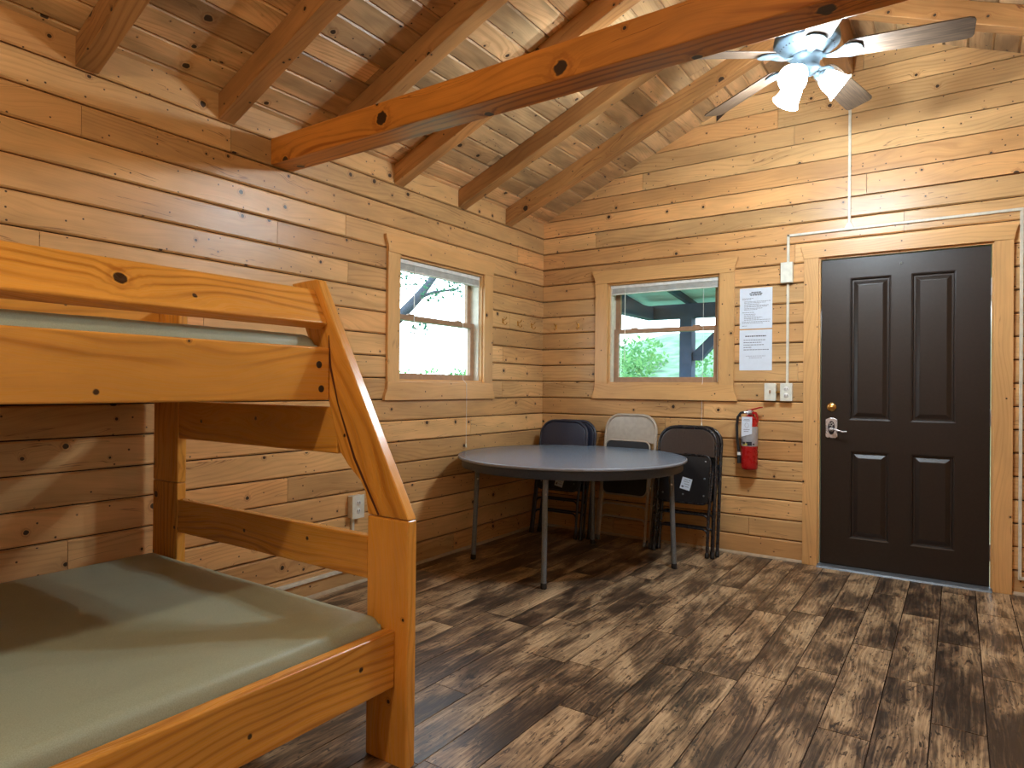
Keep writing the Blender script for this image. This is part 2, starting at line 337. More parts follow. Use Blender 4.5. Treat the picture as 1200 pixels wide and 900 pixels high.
def log_wall(name, a0, a1, P, holes, joints, ntop, clip=None):
    """P(l,z,n) -> world; rows of logs with open joints, split at butt joints and around openings"""
    mb = MB(); g = 0.0030; ch = 0.007
    ldir = P(1, 0, 0)-P(0, 0, 0); zd = V(0, 0, 1); nd = P(0, 0, 1)-P(0, 0, 0)
    for n in range(19, ntop-1, -1):                   # row between joint n (bottom) and n-1 (top)
        z0, z1 = (0.0 if n == 19 else zs(n)), zs(n-1)
        js = sorted(joints.get(n, []))
        if not js:
            x = a0 + random.uniform(0.6, 3.0)
            while x < a1-0.5: js.append(x); x += random.uniform(1.8, 3.6)
        ends = [a0]+js+[a1]
        for p, q in zip(ends[:-1], ends[1:]):
            rn = (random.random(), random.random()**2, random.random()); gp = 0.0012
            for (x0, x1, r0, r1) in cut_rects(p+gp, q-gp, z0+g, z1-g, holes):
                if x1-x0 < 0.01 or r1-r0 < 0.006: continue
                cb = ch if abs(r0-(z0+g)) < 1e-6 else 0.0; ct = ch if abs(r1-(z1-g)) < 1e-6 else 0.0
                prof = [(r0, -T_W), (r1, -T_W), (r1, -ct), (r1-ct, 0), (r0+cb, 0), (r0, -cb)]
                pr = []
                for t in prof:
                    if not pr or pr[-1] != t: pr.append(t)
                if clip and r1 > Z_EAVE-0.05:
                    # gable: trim the log under the two roof slopes
                    def xr(z): d = (z-Z_EAVE)/SL + 0.0; return max(a0, d), min(a1, W_R-d)
                    lo0, hi0 = xr(r0); lo1, hi1 = xr(r1)
                    A0, B0, A1, B1 = max(x0, lo0), min(x1, hi0), max(x0, lo1), min(x1, hi1)
                    if B0-A0 < 0.01: continue
                    if B1 < A1: A1 = B1 = max(min((A1+B1)/2, B0), A0)
                    vs = []
                    for dep in (-T_W, 0): vs += [P(A0, r0, dep), P(B0, r0, dep), P(B1, r1, dep), P(A1, r1, dep)]
                    mb.add(vs, [[0, 1, 2, 3], [7, 6, 5, 4], [0, 4, 5, 1], [1, 5, 6, 2], [2, 6, 7, 3], [3, 7, 4, 0]], ldir, rn=rn)
                    continue
                mb.extr(pr, P(x0, 0, 0), zd, nd, ldir*(x1-x0), ldir, rn=rn)
    # dark core seen in the open joints
    for (x0, x1, r0, r1) in cut_rects(a0, a1, 0.0, zs(0)-0.0, holes):
        vs = [P(x0, r0, -0.02), P(x1, r0, -0.02), P(x1, r1, -0.02), P(x0, r1, -0.02), P(x0, r0, -0.12), P(x1, r0, -0.12), P(x1, r1, -0.12), P(x0, r1, -0.12)]
        mb.add(vs, [[0, 1, 2, 3], [7, 6, 5, 4], [0, 4, 5, 1], [1, 5, 6, 2], [2, 6, 7, 3], [3, 7, 4, 0]], ldir, mi=1)
    if clip:
        zt = Z_EAVE+SL*RIDGE_X
        vs = [P(0.03, Z_EAVE, -0.02), P(W_R-0.03, Z_EAVE, -0.02), P(RIDGE_X, zt, -0.02), P(0.03, Z_EAVE, -0.12), P(W_R-0.03, Z_EAVE, -0.12), P(RIDGE_X, zt, -0.12)]
        mb.add(vs, [[0, 1, 2], [5, 4, 3], [0, 3, 4, 1], [1, 4, 5, 2], [2, 5, 3, 0]], ldir, mi=1)
    return tag(mb.build(name, ['log', 'gap']), kind='structure')
PL = lambda l, z, n: V(n, l, z)
PB = lambda l, z, n: V(l, -n, z)
PR = lambda l, z, n: V(W_R-n, l, z)
PF = lambda l, z, n: V(l, Y_F+n, z)
WIN_L = (-1.765, -0.865, 1.207, 2.012); WIN_B = (0.610, 1.512, 1.210, 2.014); WIN_R = (-4.9, -4.0, 1.207, 2.012); DOOR = (2.150, 3.142, -0.02, 2.075)
jl = {2: [-2.93], 3: [-3.59, -0.4], 5: [-2.66, 0.2], 14: [-1.93], 15: [-2.58], 16: [-3.62, -2.0], 17: [-2.37], 4: [-2.2], 13: [-1.0], 12: [-2.9]}
jl = {k: [x for x in v if x < -0.2] for k, v in jl.items()}
jb = {1: [2.45], -1: [0.9], 3: [2.66], 4: [2.02], 0: [3.4], 2: [0.5], 13: [1.1], 14: [3.6]}
log_wall('wall_left', Y_F, 0.0, PL, [WIN_L], jl, 1)
log_wall('wall_back', -T_W, W_R+T_W, PB, [WIN_B, DOOR], jb, -8, clip=True)
log_wall('wall_right', Y_F, 0.0, PR, [WIN_R], {}, 1)
log_wall('wall_front', -T_W, W_R+T_W, PF, [], {}, -8, clip=True)

mb = MB()   # floor planks
PW = 0.1635; x = 2.2195 - 14*PW
PJ = {0: [-1.986], 1: [-1.797, -1.07], 2: [-1.373, -2.30], 3: [-0.76, -1.663], 4: [-2.029]}
k = -14
while x < W_R:
    xa, xb = max(x, 0.0), min(x+PW, W_R)
    if xb-xa > 0.01:
        j0 = PJ[k][0] if k in PJ else -random.uniform(0, 0.92)
        y = j0
        while y < 0: y += 0.92
        prev = 0.0; cuts = []
        y -= 0.92
        while y > Y_F: cuts.append(y); y -= 0.92
        for c_ in cuts+[Y_F]:
            if prev-c_ > 0.01: mb.box((xa+0.0022, c_+0.0016, -0.02), (xb-0.0022, prev-0.0016, 0.0), (0, 1, 0))
            prev = c_
    x += PW; k += 1
mb.box((-0.1, Y_F-0.1, -0.06), (W_R+0.1, 0.1, -0.004), mi=1)
tag(mb.build('floor', ['floor', 'gap']), kind='structure')

mb = MB()   # tongue and groove ceiling, both slopes
al = math.atan(SL); cs, sn = math.cos(al), math.sin(al); Ls = RIDGE_X/cs
for side in (0, 1):
    sdir = V(cs, 0, sn) if side == 0 else V(-cs, 0, sn)
    nrm = V(sn, 0, -cs) if side == 0 else V(-sn, 0, -cs)
    O = V(0, 0, Z_EAVE) if side == 0 else V(W_R, 0, Z_EAVE)
    p = -0.10; bw = 0.132; random.seed(21+side)
    while p < Ls:
        q = min(p+bw, Ls+0.002); y = Y_F-0.1; yy = [y]
        y += random.uniform(0.5, 2.5)
        while y < -0.2: yy.append(y); y += random.uniform(1.2, 3.0)
        yy.append(0.1)
        for ya, yb in zip(yy[:-1], yy[1:]):
            c = 0.008; wdt = q-p
            prof = [(0.001, -0.02), (wdt-0.001, -0.02), (wdt-0.001, -c), (wdt-0.001-c, 0), (0.001+c, 0), (0.001, -c)]
            mb.extr(prof, O+sdir*p+V(0, ya+0.001, 0), sdir, nrm, V(0, yb-ya-0.002, 0), (0, 1, 0), rn=(random.random(), random.random()**1.5, random.random()))
        p = q
    a_, b_ = O-sdir*0.2+V(0, Y_F-0.1, 0), O+sdir*(Ls+0.01)+V(0, Y_F-0.1, 0)
    mb.extr([(0, -0.015), (0, -0.05), (Ls+0.21, -0.05), (Ls+0.21, -0.015)], a_, sdir, nrm, V(0, -Y_F+0.2, 0), (0, 1, 0), mi=1)
tag(mb.build('ceiling', ['ceil', 'gap']), kind='structure')

for nm, pts in (('baseboard_left', [(0, Y_F), (0, 0)]), ('baseboard_back', None), ('baseboard_right', None)):
    mb = MB(); q = [(0, 0), (0.014, 0), (0.012, 0.008), (0.007, 0.015), (0, 0.018)]
    if nm == 'baseboard_left': mb.extr(q, (0.0, Y_F, 0), (1, 0, 0), (0, 0, 1), (0, -Y_F, 0))
    elif nm == 'baseboard_right': mb.extr(q, (W_R, Y_F, 0), (-1, 0, 0), (0, 0, 1), (0, -Y_F, 0))
    else:
        mb.extr(q, (0.014, 0, 0), (0, -1, 0), (0, 0, 1), (2.068, 0, 0)); mb.extr(q, (3.21, 0, 0), (0, -1, 0), (0, 0, 1), (W_R-3.224, 0, 0))
    tag(mb.build(nm, 'basetan'), kind='structure')

# ------------------------------------------------------------------ windows
def window(name, rect, P):
    a, b, z0, z1 = rect
    root = empty(name, P((a+b)/2, z0, 0), kind='structure')
    ld = P(1, 0, 0)-P(0, 0, 0); zd = V(0, 0, 1); nd = P(0, 0, 1)-P(0, 0, 0); o0 = P(0, 0, 0)
    def bx(mb, l0, l1, za, zb, n0, n1, grain=None, **k):
        mb.extr([(l0, za), (l1, za), (l1, zb), (l0, zb)], o0+nd*n0, ld, zd, nd*(n1-n0), grain if grain is not None else (ld if l1-l0 > zb-za else zd), **k)
    j = MB(); t = 0.014
    bx(j, a, a+t, z0, z1, -T_W, -0.001); bx(j, b-t, b, z0, z1, -T_W, -0.001); bx(j, a+t, b-t, z0, z0+t, -T_W, -0.001); bx(j, a+t, b-t, z1-t, z1, -T_W, -0.001)
    for s_ in (0, 1):     # vinyl balance tracks on the side jambs
        l = a+t if s_ == 0 else b-t-0.012
        bx(j, l, l+0.012, z0+t, z1-t, -0.135, -0.022, mi=1); bx(j, l+0.002, l+0.016 if s_ == 0 else l+0.010, z0+t, z1-t, -0.060, -0.052, mi=1)
    j.build('jamb', ['trimwood', 'cream'], root)
    cw = 0.104; th = 0.02
    for l0 in (a-cw, b-0.002):
        m = MB(); bx(m, l0, l0+cw+0.002, z0-0.002, z1+0.002, 0.0, th, zd); m.build('side_casing', 'trimwood', root, bevel=0.002)
    A, B = a-cw, b+cw
    head = [(A, z1+.002), (B, z1+.002), (B+.004, z1+.045), (B+.020, z1+.080), (B+.026, z1+.108), (A-.026, z1+.108), (A-.020, z1+.080), (A-.004, z1+.045)]
    m = MB(); m.extr(head, o0, ld, zd, nd*(th+.004), ld); m.build('head_casing', 'trimwood', root, bevel=0.002)
    sill = [(A, z0-.002), (A-.004, z0-.05), (A-.022, z0-.09), (A-.026, z0-.120), (B+.026, z0-.120), (B+.022, z0-.09), (B+.004, z0-.05), (B, z0-.002)]
    m = MB(); m.extr(sill, o0, ld, zd, nd*(th+.004), ld); m.build('sill_casing', 'trimwood', root, bevel=0.002)
    zm = (z0+z1)/2+0.015; la, lb = a+t+.012, b-t-.012; fw = 0.040
    for nm, za, zb, n0, n1 in (('upper_sash', zm-.012, z1-t, -.125, -.095), ('lower_sash', z0+t, zm+.022, -.092, -.062)):
        m = MB(); bx(m, la, la+fw, za, zb, n0, n1); bx(m, lb-fw, lb, za, zb, n0, n1)
        bt = 0.034 if nm == 'upper_sash' else 0.040
        bx(m, la+fw, lb-fw, za, za+bt, n0, n1); bx(m, la+fw, lb-fw, zb-.034, zb, n0, n1)
        s = m.build(nm, 'sash', root, bevel=0.002)
        m = MB(); nm_ = (n0+n1)/2; bx(m, la+fw, lb-fw, za+bt, zb-.034, nm_-.002, nm_+.002); m.build('glass_pane', 'glass', s).location = (0, 0, 0)
        if nm == 'lower_sash':
            for ll in (a+.22*(b-a), b-.22*(b-a)):
                m = MB(); bx(m, ll-.025, ll+.025, zm+.022, zm+.032, n0, n1); m.build('sash_lock', 'sash', s, bevel=0.002)
    return root
# children of children: base offset is inherited through ROOT of the parent; sashes sit at their root's base
_build = MB.build
def build2(self, name, mats, parent=None, **k):
    if parent is not None and parent.name not in ROOT: ROOT[parent.name] = ROOT[parent.parent.name]
    return _build(self, name, mats, parent, **k)
MB.build = build2
window('window_1', WIN_L, PL); window('window_2', WIN_B, PB); window('window_3', WIN_R, PR)

def blind(rect, P, label, wand_l, cord_l, cord_z, cord_n):
    a, b, z0, z1 = rect; t = 0.016; la, lb = a+.02, b-.02; zt = z1-t
    root = empty('window_blind', P((a+b)/2, zt, -0.01), label, 'window blind', 'raised mini blinds')
    ld = P(1, 0, 0)-P(0, 0, 0); zd = V(0, 0, 1); nd = P(0, 0, 1)-P(0, 0, 0); o0 = P(0, 0, 0)
    def bx(mb, l0, l1, za, zb, n0, n1): mb.extr([(l0, za), (l1, za), (l1, zb), (l0, zb)], o0+nd*n0, ld, zd, nd*(n1-n0), ld)
    m = MB(); bx(m, la, lb, zt-.026, zt, -.046, -.016); m.build('headrail', 'blind', root, bevel=0.002)
    m = MB()
    for i in range(12): bx(m, la+.004, lb-.004, zt-.030-.0028*i, zt-.0287-.0028*i, -.044, -.019)
    m.build('slat_stack', 'blind', root)
    m = MB(); bx(m, la+.004, lb-.004, zt-.074, zt-.064, -.044, -.019); m.build('bottom_rail', 'blind', root, bevel=0.002)
    m = MB(); m.tube([P(wand_l, zt-.03, -.012), P(wand_l, zt-.60, -.010)], .0032, 6); m.build('tilt_wand', 'blind', root)
    m = MB(); m.tube([P(cord_l, zt-.03, -.012), P(cord_l, z0+.02, -.004), P(cord_l, z0-.01, cord_n), P(cord_l, z0-.15, cord_n+.002), P(cord_l, cord_z, cord_n)], .0014, 5); m.build('lift_cord', 'blind', root)
    m = MB(); m.lathe([(0, 0), (.003, 0), (.006, -.022), (.006, -.03), (0, -.03)], P(cord_l, cord_z, cord_n), n=10); m.build('tassel', 'ivory', root)
blind(WIN_L, PL, 'raised white mini blind at the top of the window over the table end', -1.60, -1.09, 0.77, 0.03)
blind(WIN_B, PB, 'raised white mini blind at the top of the window beside the posted notices', 0.755, 1.385, 0.93, 0.012)

# ------------------------------------------------------------------ door
droot = empty('door_1', (2.646, 0, 0), kind='structure')
def bxy(mb, x0, x1, z0, z1, y0, y1, **k): return mb.box((x0, y0, z0), (x1, y1, z1), **k)
m = MB(); bxy(m, 2.150, 2.182, 0, 2.075, -0.001, .14, grain=(0, 0, 1)); bxy(m, 3.110, 3.142, 0, 2.075, -0.001, .14, grain=(0, 0, 1)); bxy(m, 2.182, 3.110, 2.05, 2.075, -0.001, .14)
m.build('door_jamb', 'trimwood', droot)
m = MB(); d0, d1 = 2.186, 3.106; pan = [(2.355, 2.593, .980, 1.915), (2.701, 2.937, .980, 1.915), (2.360, 2.588, .203, .780), (2.703, 2.934, .203, .780)]
bxy(m, d0, d1, 0.0165, 2.046, .034, .058)
for (x0, x1, z0, z1) in cut_rects(d0, d1, 0.018, 2.046, pan): bxy(m, x0, x1, z0, z1, .018, .035)
for (x0, x1, z0, z1) in pan:
    def rect(i, y): return [(x0+i, y, z0+i), (x1-i, y, z0+i), (x1-i, y, z1-i), (x0+i, y, z1-i)]
    loops = [rect(0, .018), rect(.010, .021), (rect(.014, .033)), rect(.024, .033), rect(.046, .0225), rect(.050, .0215)]
    vs = [p for l in loops for p in l]; fs = [[4*i+j, 4*i+(j+1) % 4, 4*i+4+(j+1) % 4, 4*i+4+j] for i in range(5) for j in range(4)] + [[20, 21, 22, 23]]
    m.add(vs, fs, (0, 0, 1))
slab = m.build('door_slab', 'door', droot, recalc=False)
for (x0, x1) in ((2.080, 2.172), (3.120, 3.212)):
    m = MB(); bxy(m, x0, x1, 0.0, 2.062, -.022, 0, grain=(0, 0, 1)); m.build('side_casing', 'trimwood', droot, bevel=.002)
m = MB(); m.extr([(2.078, 2.062), (3.214, 2.062), (3.220, 2.10), (3.236, 2.148), (2.056, 2.148), (2.072, 2.10)], (0, -.026, 0), (1, 0, 0), (0, 0, 1), (0, .026, 0), (1, 0, 0)); m.build('head_casing', 'trimwood', droot, bevel=.002)
m = MB(); m.extr([(-.055, 0), (-.045, .010), (-.005, .016), (.06, .016), (.06, 0)], (2.174, 0, 0), (0, 1, 0), (0, 0, 1), (.944, 0, 0)); m.build('threshold', 'hammer', droot)
m = MB(); m.lathe([(0, .012), (.016, .012), (.022, .010), (.030, .004), (.031, 0), (0, 0)], (2.251, .018, 1.063), (0, -1, 0), 28); k_ = m.build('deadbolt', 'brass', droot)
m = MB(); m.box((2.243, .001, 1.059), (2.259, .008, 1.067)); m.build('thumb_turn', 'brass', k_, bevel=.001)
m = MB(); m.extr([(-.035, -.060), (-.022, -.068), (.022, -.068), (.035, -.060), (.035, .055), (.012, .066), (-.012, .066), (-.035, .055)], (2.252, .018, .925), (1, 0, 0), (0, 0, 1), (0, -.010, 0)); es = m.build('lock_plate', 'chrome', droot, bevel=.003)
m = MB(); m.extr([(.021*math.cos(a), .046*math.sin(a)) for a in [i*math.pi/12 for i in range(24)]], (2.252, .0085, .925), (1, 0, 0), (0, 0, 1), (0, -.003, 0)); m.build('key_oval', 'inkdark', es)
m = MB()
for i in range(5): m.lathe([(.0045, .003), (.0045, 0)], (2.252+.010*math.cos(i*1.2566), .0055, .948+.010*math.sin(i*1.2566)), (0, -1, 0), 10); m.lathe([(0, .003), (.0045, .003)], (2.252+.010*math.cos(i*1.2566), .0055, .948+.010*math.sin(i*1.2566)), (0, -1, 0), 10)
m.build('key_button', 'chrome', es)
m = MB(); m.lathe([(0, .022), (.012, .022), (.014, 0)], (2.252, .006, .915), (0, -1, 0), 16); m.tube([(2.252, -.012, .915), (2.275, -.030, .917), (2.30, -.036, .910), (2.325, -.034, .903), (2.348, -.030, .905)], [.008, .007, .006, .0055, .005], 10); m.build('lever_handle', 'chrome', es)
m = MB(); m.lathe([(0, .004), (.006, .004), (.007, 0)], (2.646, .018, 1.985), (0, -1, 0), 14); m.build('peephole', 'steel', droot)
for z in (1.80, 1.02, .22):
    m = MB(); m.tube([(3.110, .012, z-.05), (3.110, .012, z+.05)], .006, 10); m.box((3.110, .013, z-.045), (3.122, .017, z+.045)); m.build('hinge', 'steel', droot)

# ------------------------------------------------------------------ roof timbers
def rafter(yc, side, label, wd=0.088):
    y0 = yc-wd/2; zb = 2.4525; x1 = RIDGE_X-.072
    prof = [(0.0, zb), (x1, zb+SL*x1), (x1, Z_EAVE+SL*x1-.001), (0.0, Z_EAVE-.001)]
    if side: prof = [(W_R-x, z) for x, z in prof]
    m = MB(); gd = V(cs, 0, sn) if not side else V(-cs, 0, sn)
    m.extr(prof, (0, y0, 0), (1, 0, 0), (0, 0, 1), (0, wd, 0), gd)
    return tag(m.build('rafter', 'rafter', loc=(0 if not side else W_R, yc, zb), bevel=.004), label, 'rafter', 'sloping pine rafters')
rafter(-0.535, 0, 'pine rafter nearest the door wall, its foot close to the room corner')
rafter(-1.125, 0, 'dark pine rafter, its foot above the left window, second from the door wall')
rafter(-1.765, 0, 'pine rafter whose foot meets the left wall beside the tie beam, door side')
rafter(-2.36, 0, 'rafter whose foot is hidden behind the left end of the tie beam')
rafter(-2.955, 0, 'dark-edged pine rafter ending just short of the tie beam, on the bunk side')
rafter(-3.572, 0, 'pine rafter ending above the bunk bed, leftmost of the roof timbers')
rafter(-0.535, 1, 'pale rafter on the far roof slope behind the long fan blade at the top right')
m = MB(); m.box((0.0, -2.706, 2.3155), (W_R, -2.569, 2.452)); tag(m.build('tie_beam', 'tie', loc=(2.3, -2.64, 2.3155), bevel=.005), 'big square orange tie beam spanning the room in front of the ceiling fan', 'ceiling beam')
m = MB(); m.box((2.23, Y_F, 3.25), (2.37, 0.0, 3.505)); tag(m.build('ridge_beam', 'rafter', loc=(2.3, -3, 3.25), bevel=.004), 'dark ridge beam running along the roof peak above the ceiling fan', 'ceiling beam')

# ------------------------------------------------------------------ bunk bed
YF, YB, YH = -3.315, -3.275, -5.36
bunk = empty('bunk_bed', (0.8, -4.3, 0), 'orange lacquered pine bunk bed with a wide lower bunk and slanted ladder end', 'bunk bed')
def bb(name, a, b, grain=None, bev=.006, lab=None):
    m = MB(); m.box(a, b, grain); return tag(m.build(name, 'bunk', bunk, bevel=bev, segs=3), lab)
for y0, y1 in ((YF, YB), (YH, YH+.04)):
    bb('front_post', (1.384, y0, 0), (1.562, y1, .762)); bb('rear_post', (.055, y0, 0), (.250, y1, .760)); bb('upper_rear_post', (.055, y0, .762), (.250, y1, 1.50))
    f0, f1 = y0+.003, y1-.002
    bb('end_board', (.251, f0, .556), (1.383, f1, .694)); bb('end_board', (.251, f0, .948), (1.235, f1, 1.105))
    m = MB(); m.extr([(1.386, .764), (1.562, .764), (1.128, 1.538), (1.118, 1.542), (.990, 1.536), (1.03, 1.44), (1.187, 1.138), (1.225, 1.02), (1.252, .955), (1.290, .915), (1.350, .868), (1.372, .835)], (0, y0, 0), (1, 0, 0), (0, 0, 1), (0, y1-y0, 0), (-.436, 0, .774))
    m.build('slanted_ladder_rail', 'bunk', bunk, bevel=.005)
bb('side_rail', (1.470, YH, .245), (1.512, YF-.001, .421)); bb('side_rail', (.058, YH+.04, .245), (.098, YB-.045, .421))
bb('upper_side_rail', (1.155, YH, 1.127), (1.197, YF-.001, 1.304)); bb('upper_side_rail', (.058, YH+.045, 1.127), (.098, YF-.001, 1.304))
m = MB(); m.extr([(1.186, 1.385), (1.115, 1.508), (1.080, 1.488), (1.151, 1.365)], (0, YH, 0), (1, 0, 0), (0, 0, 1), (0, YF-.001-YH, 0)); m.build('guard_rail', 'bunk', bunk, bevel=.006, segs=3)
bb('rear_guard_rail', (.058, YH+.045, 1.40), (.098, YF-.001, 1.50))
bb('bunk_deck', (.099, YH+.045, 1.140), (1.154, YF-.006, 1.158), bev=0); bb('bunk_deck', (.099, YH+.045, .262), (1.469, YF-.006, .282), bev=0)
for z in (1.165, 1.245):
    m = MB(); m.lathe([(0, .0012), (.009, .0012), (.012, 0)], (1.197, YF-.035-.01*(z > 1.2), z), (1, 0, 0), 14); m.build('bolt_head', 'plug', bunk)
stk = [(1.190, 1.345), (1.200, 1.24), (1.240, 1.115), (1.322, .94), (1.435, .768)]
m = MB(); L = [V(x, YF-.0006, z) for x, z in stk]; ww = [.002, .005, .003, .005, .004]
vs = [p+V(-w_, 0, -w_*.4) for p, w_ in zip(L, ww)] + [p+V(w_, 0, w_*.4) for p, w_ in zip(L, ww)]
vs = vs + [p+V(0, .0012, 0) for p in vs]; n_ = 5
m.add(vs, [[i, i+1, n_+i+1, n_+i] for i in range(4)] + [[10+i, 10+n_+i, 10+n_+i+1, 10+i+1] for i in range(4)], (0, 0, 1)); m.build('heartwood_streak', 'bark', bunk)

def cushion(name, x0, x1, y0, y1, z0, z1, label, seed, r=0.045, wr=0.006):
    from mathutils import noise as nz
    m = MB(); nx, ny = 44, 60
    def edge(t, n):   # concentrates samples near the rim
        s = i_ / n; return 0.5-0.5*math.cos(math.pi*s)
    xs = [x0+(x1-x0)*(0.5-0.5*math.cos(math.pi*i/nx)) for i in range(nx+1)]; ys = [y0+(y1-y0)*(0.5-0.5*math.cos(math.pi*i/ny)) for i in range(ny+1)]
    top = []
    for y in ys:
        for x in xs:
            dx = min(x-x0, x1-x); dy = min(y-y0, y1-y)
            d = min(dx, dy) if max(dx, dy) > r or min(dx, dy) <= 0 else max(0, r-math.hypot(max(0, r-dx), max(0, r-dy)))
            dr = r-math.sqrt(max(0, r*r-max(0, r-min(d, r))**2))
            w_ = nz.noise(V(x*3.2+seed, y*1.6, seed))*wr + nz.noise(V(x*1.2, y*9.0+x*3, seed+3))*wr*.45*(1 if d > .02 else 0)
            e = min(1, d/.08)
            top.append(V(x, y, z1-dr+w_*e-0.010*(1-e)))
    N = nx+1; fs = [[j*N+i, j*N+i+1, (j+1)*N+i+1, (j+1)*N+i] for j in range(ny) for i in range(nx)]
    m.add(top, fs, (0, 1, 0), smooth=True)
    rim = [i for i in range(N)] + [j*N+nx for j in range(1, ny+1)] + [ny*N+i for i in range(nx-1, -1, -1)] + [j*N for j in range(ny-1, 0, -1)]
    v0 = [top[i] for i in rim]; cxm, cym = (x0+x1)/2, (y0+y1)/2; rows = [v0]; cz = (z0+z1)/2
    for zt, bul in ((z1-.06, .004), (cz, .006), (z0+.02, .003), (z0, -.01)):
        rows.append([V(p.x+(bul if p.x > cxm else -bul)*(abs(p.x-cxm) > (x1-x0)/2-.001), p.y+(bul if p.y > cym else -bul)*(abs(p.y-cym) > (y1-y0)/2-.001), zt+0*p.z) for p in v0])
    n = len(v0); vs = [p for r_ in rows for p in r_]
    fs = [[a*n+i, a*n+(i+1) % n, (a+1)*n+(i+1) % n, (a+1)*n+i] for a in range(len(rows)-1) for i in range(n)] + [[(len(rows)-1)*n+i for i in range(n)]]
    m.add(vs, fs, (0, 1, 0), smooth=True)
    o = m.build(name, 'vinyl', loc=((x0+x1)/2, (y0+y1)/2, z0)); 
    bm = bmesh.new(); bm.from_mesh(o.data); bmesh.ops.remove_doubles(bm, verts=bm.verts, dist=1e-5); bmesh.ops.recalc_face_normals(bm, faces=bm.faces); bm.to_mesh(o.data); bm.free()
    return tag(o, label, 'mattress', 'olive bunk mattresses')
cushion('mattress', .103, 1.462, YH+.05, YF-.014, .283, .467, 'wide olive green vinyl mattress on the lower bunk', 2.0, .024, .009)
cushion('mattress', .102, 1.150, YH+.05, YF-.016, 1.159, 1.352, 'narrow olive green mattress behind the rails of the upper bunk', 5.0, .03, .004)

# ------------------------------------------------------------------ round folding table
TX, TY, TZ, TR = 0.775, -0.885, 0.719, 0.762
tb = empty('folding_table', (TX, TY, 0), 'round grey folding table standing in the corner by the windows', 'table')
m = MB(); m.lathe([(0, 0), (TR-.004, 0), (TR-.003, -.001), (TR-.003, -.015), (0, -.015)], (TX, TY, TZ), n=96, smooth=False); m.build('tabletop', 'tabletop', tb)
m = MB(); m.lathe([(TR-.003, .001), (TR+.001, 0), (TR+.003, -.004), (TR+.003, -.013), (TR, -.017), (TR-.003, -.017)], (TX, TY, TZ), n=96); m.build('edge_band', 'edge', tb)
m = MB(); m.lathe([(TR-.022, -.017), (TR-.022, -.070), (TR-.026, -.072), (TR-.040, -.072), (TR-.040, -.017)], (TX, TY, TZ), n=96); m.build('apron', 'apron', tb)
for lx, ly in ((.953, -1.519), (1.418, -.644), (.217, -1.236), (.673, -.354)):
    dx, dy = TX-lx, TY-ly; q = .04; tx_, ty_ = lx+dx*q, ly+dy*q
    m = MB(); m.tube([(lx, ly, .006), (tx_, ty_, TZ-.02)], .0165, 16); lg = m.build('leg', 'hammer', tb)
    m = MB(); m.lathe([(0, 0), (.017, 0), (.019, .006), (.018, .03), (.0165, .034)], (lx, ly, 0), n=16); m.build('foot_cap', 'rubber', lg)
    m = MB(); m.lathe([(0, .004), (.006, .004), (.007, 0)], (tx_+.012, ty_-.0150, TZ-.17), (.6, -.8, 0), 10); m.build('bolt', 'chrome', lg)
for (a_, b_) in (((.953, -1.519), (.217, -1.236)), ((1.418, -.644), (.673, -.354))):
    p, q = V(*a_, TZ-.055), V(*b_, TZ-.055); c_ = V(TX, TY, TZ-.055); p = p.lerp(c_, .045); q = q.lerp(c_, .045); m = MB(); m.tube([p, q], .012, 10); m.build('leg_brace', 'hammer', tb)

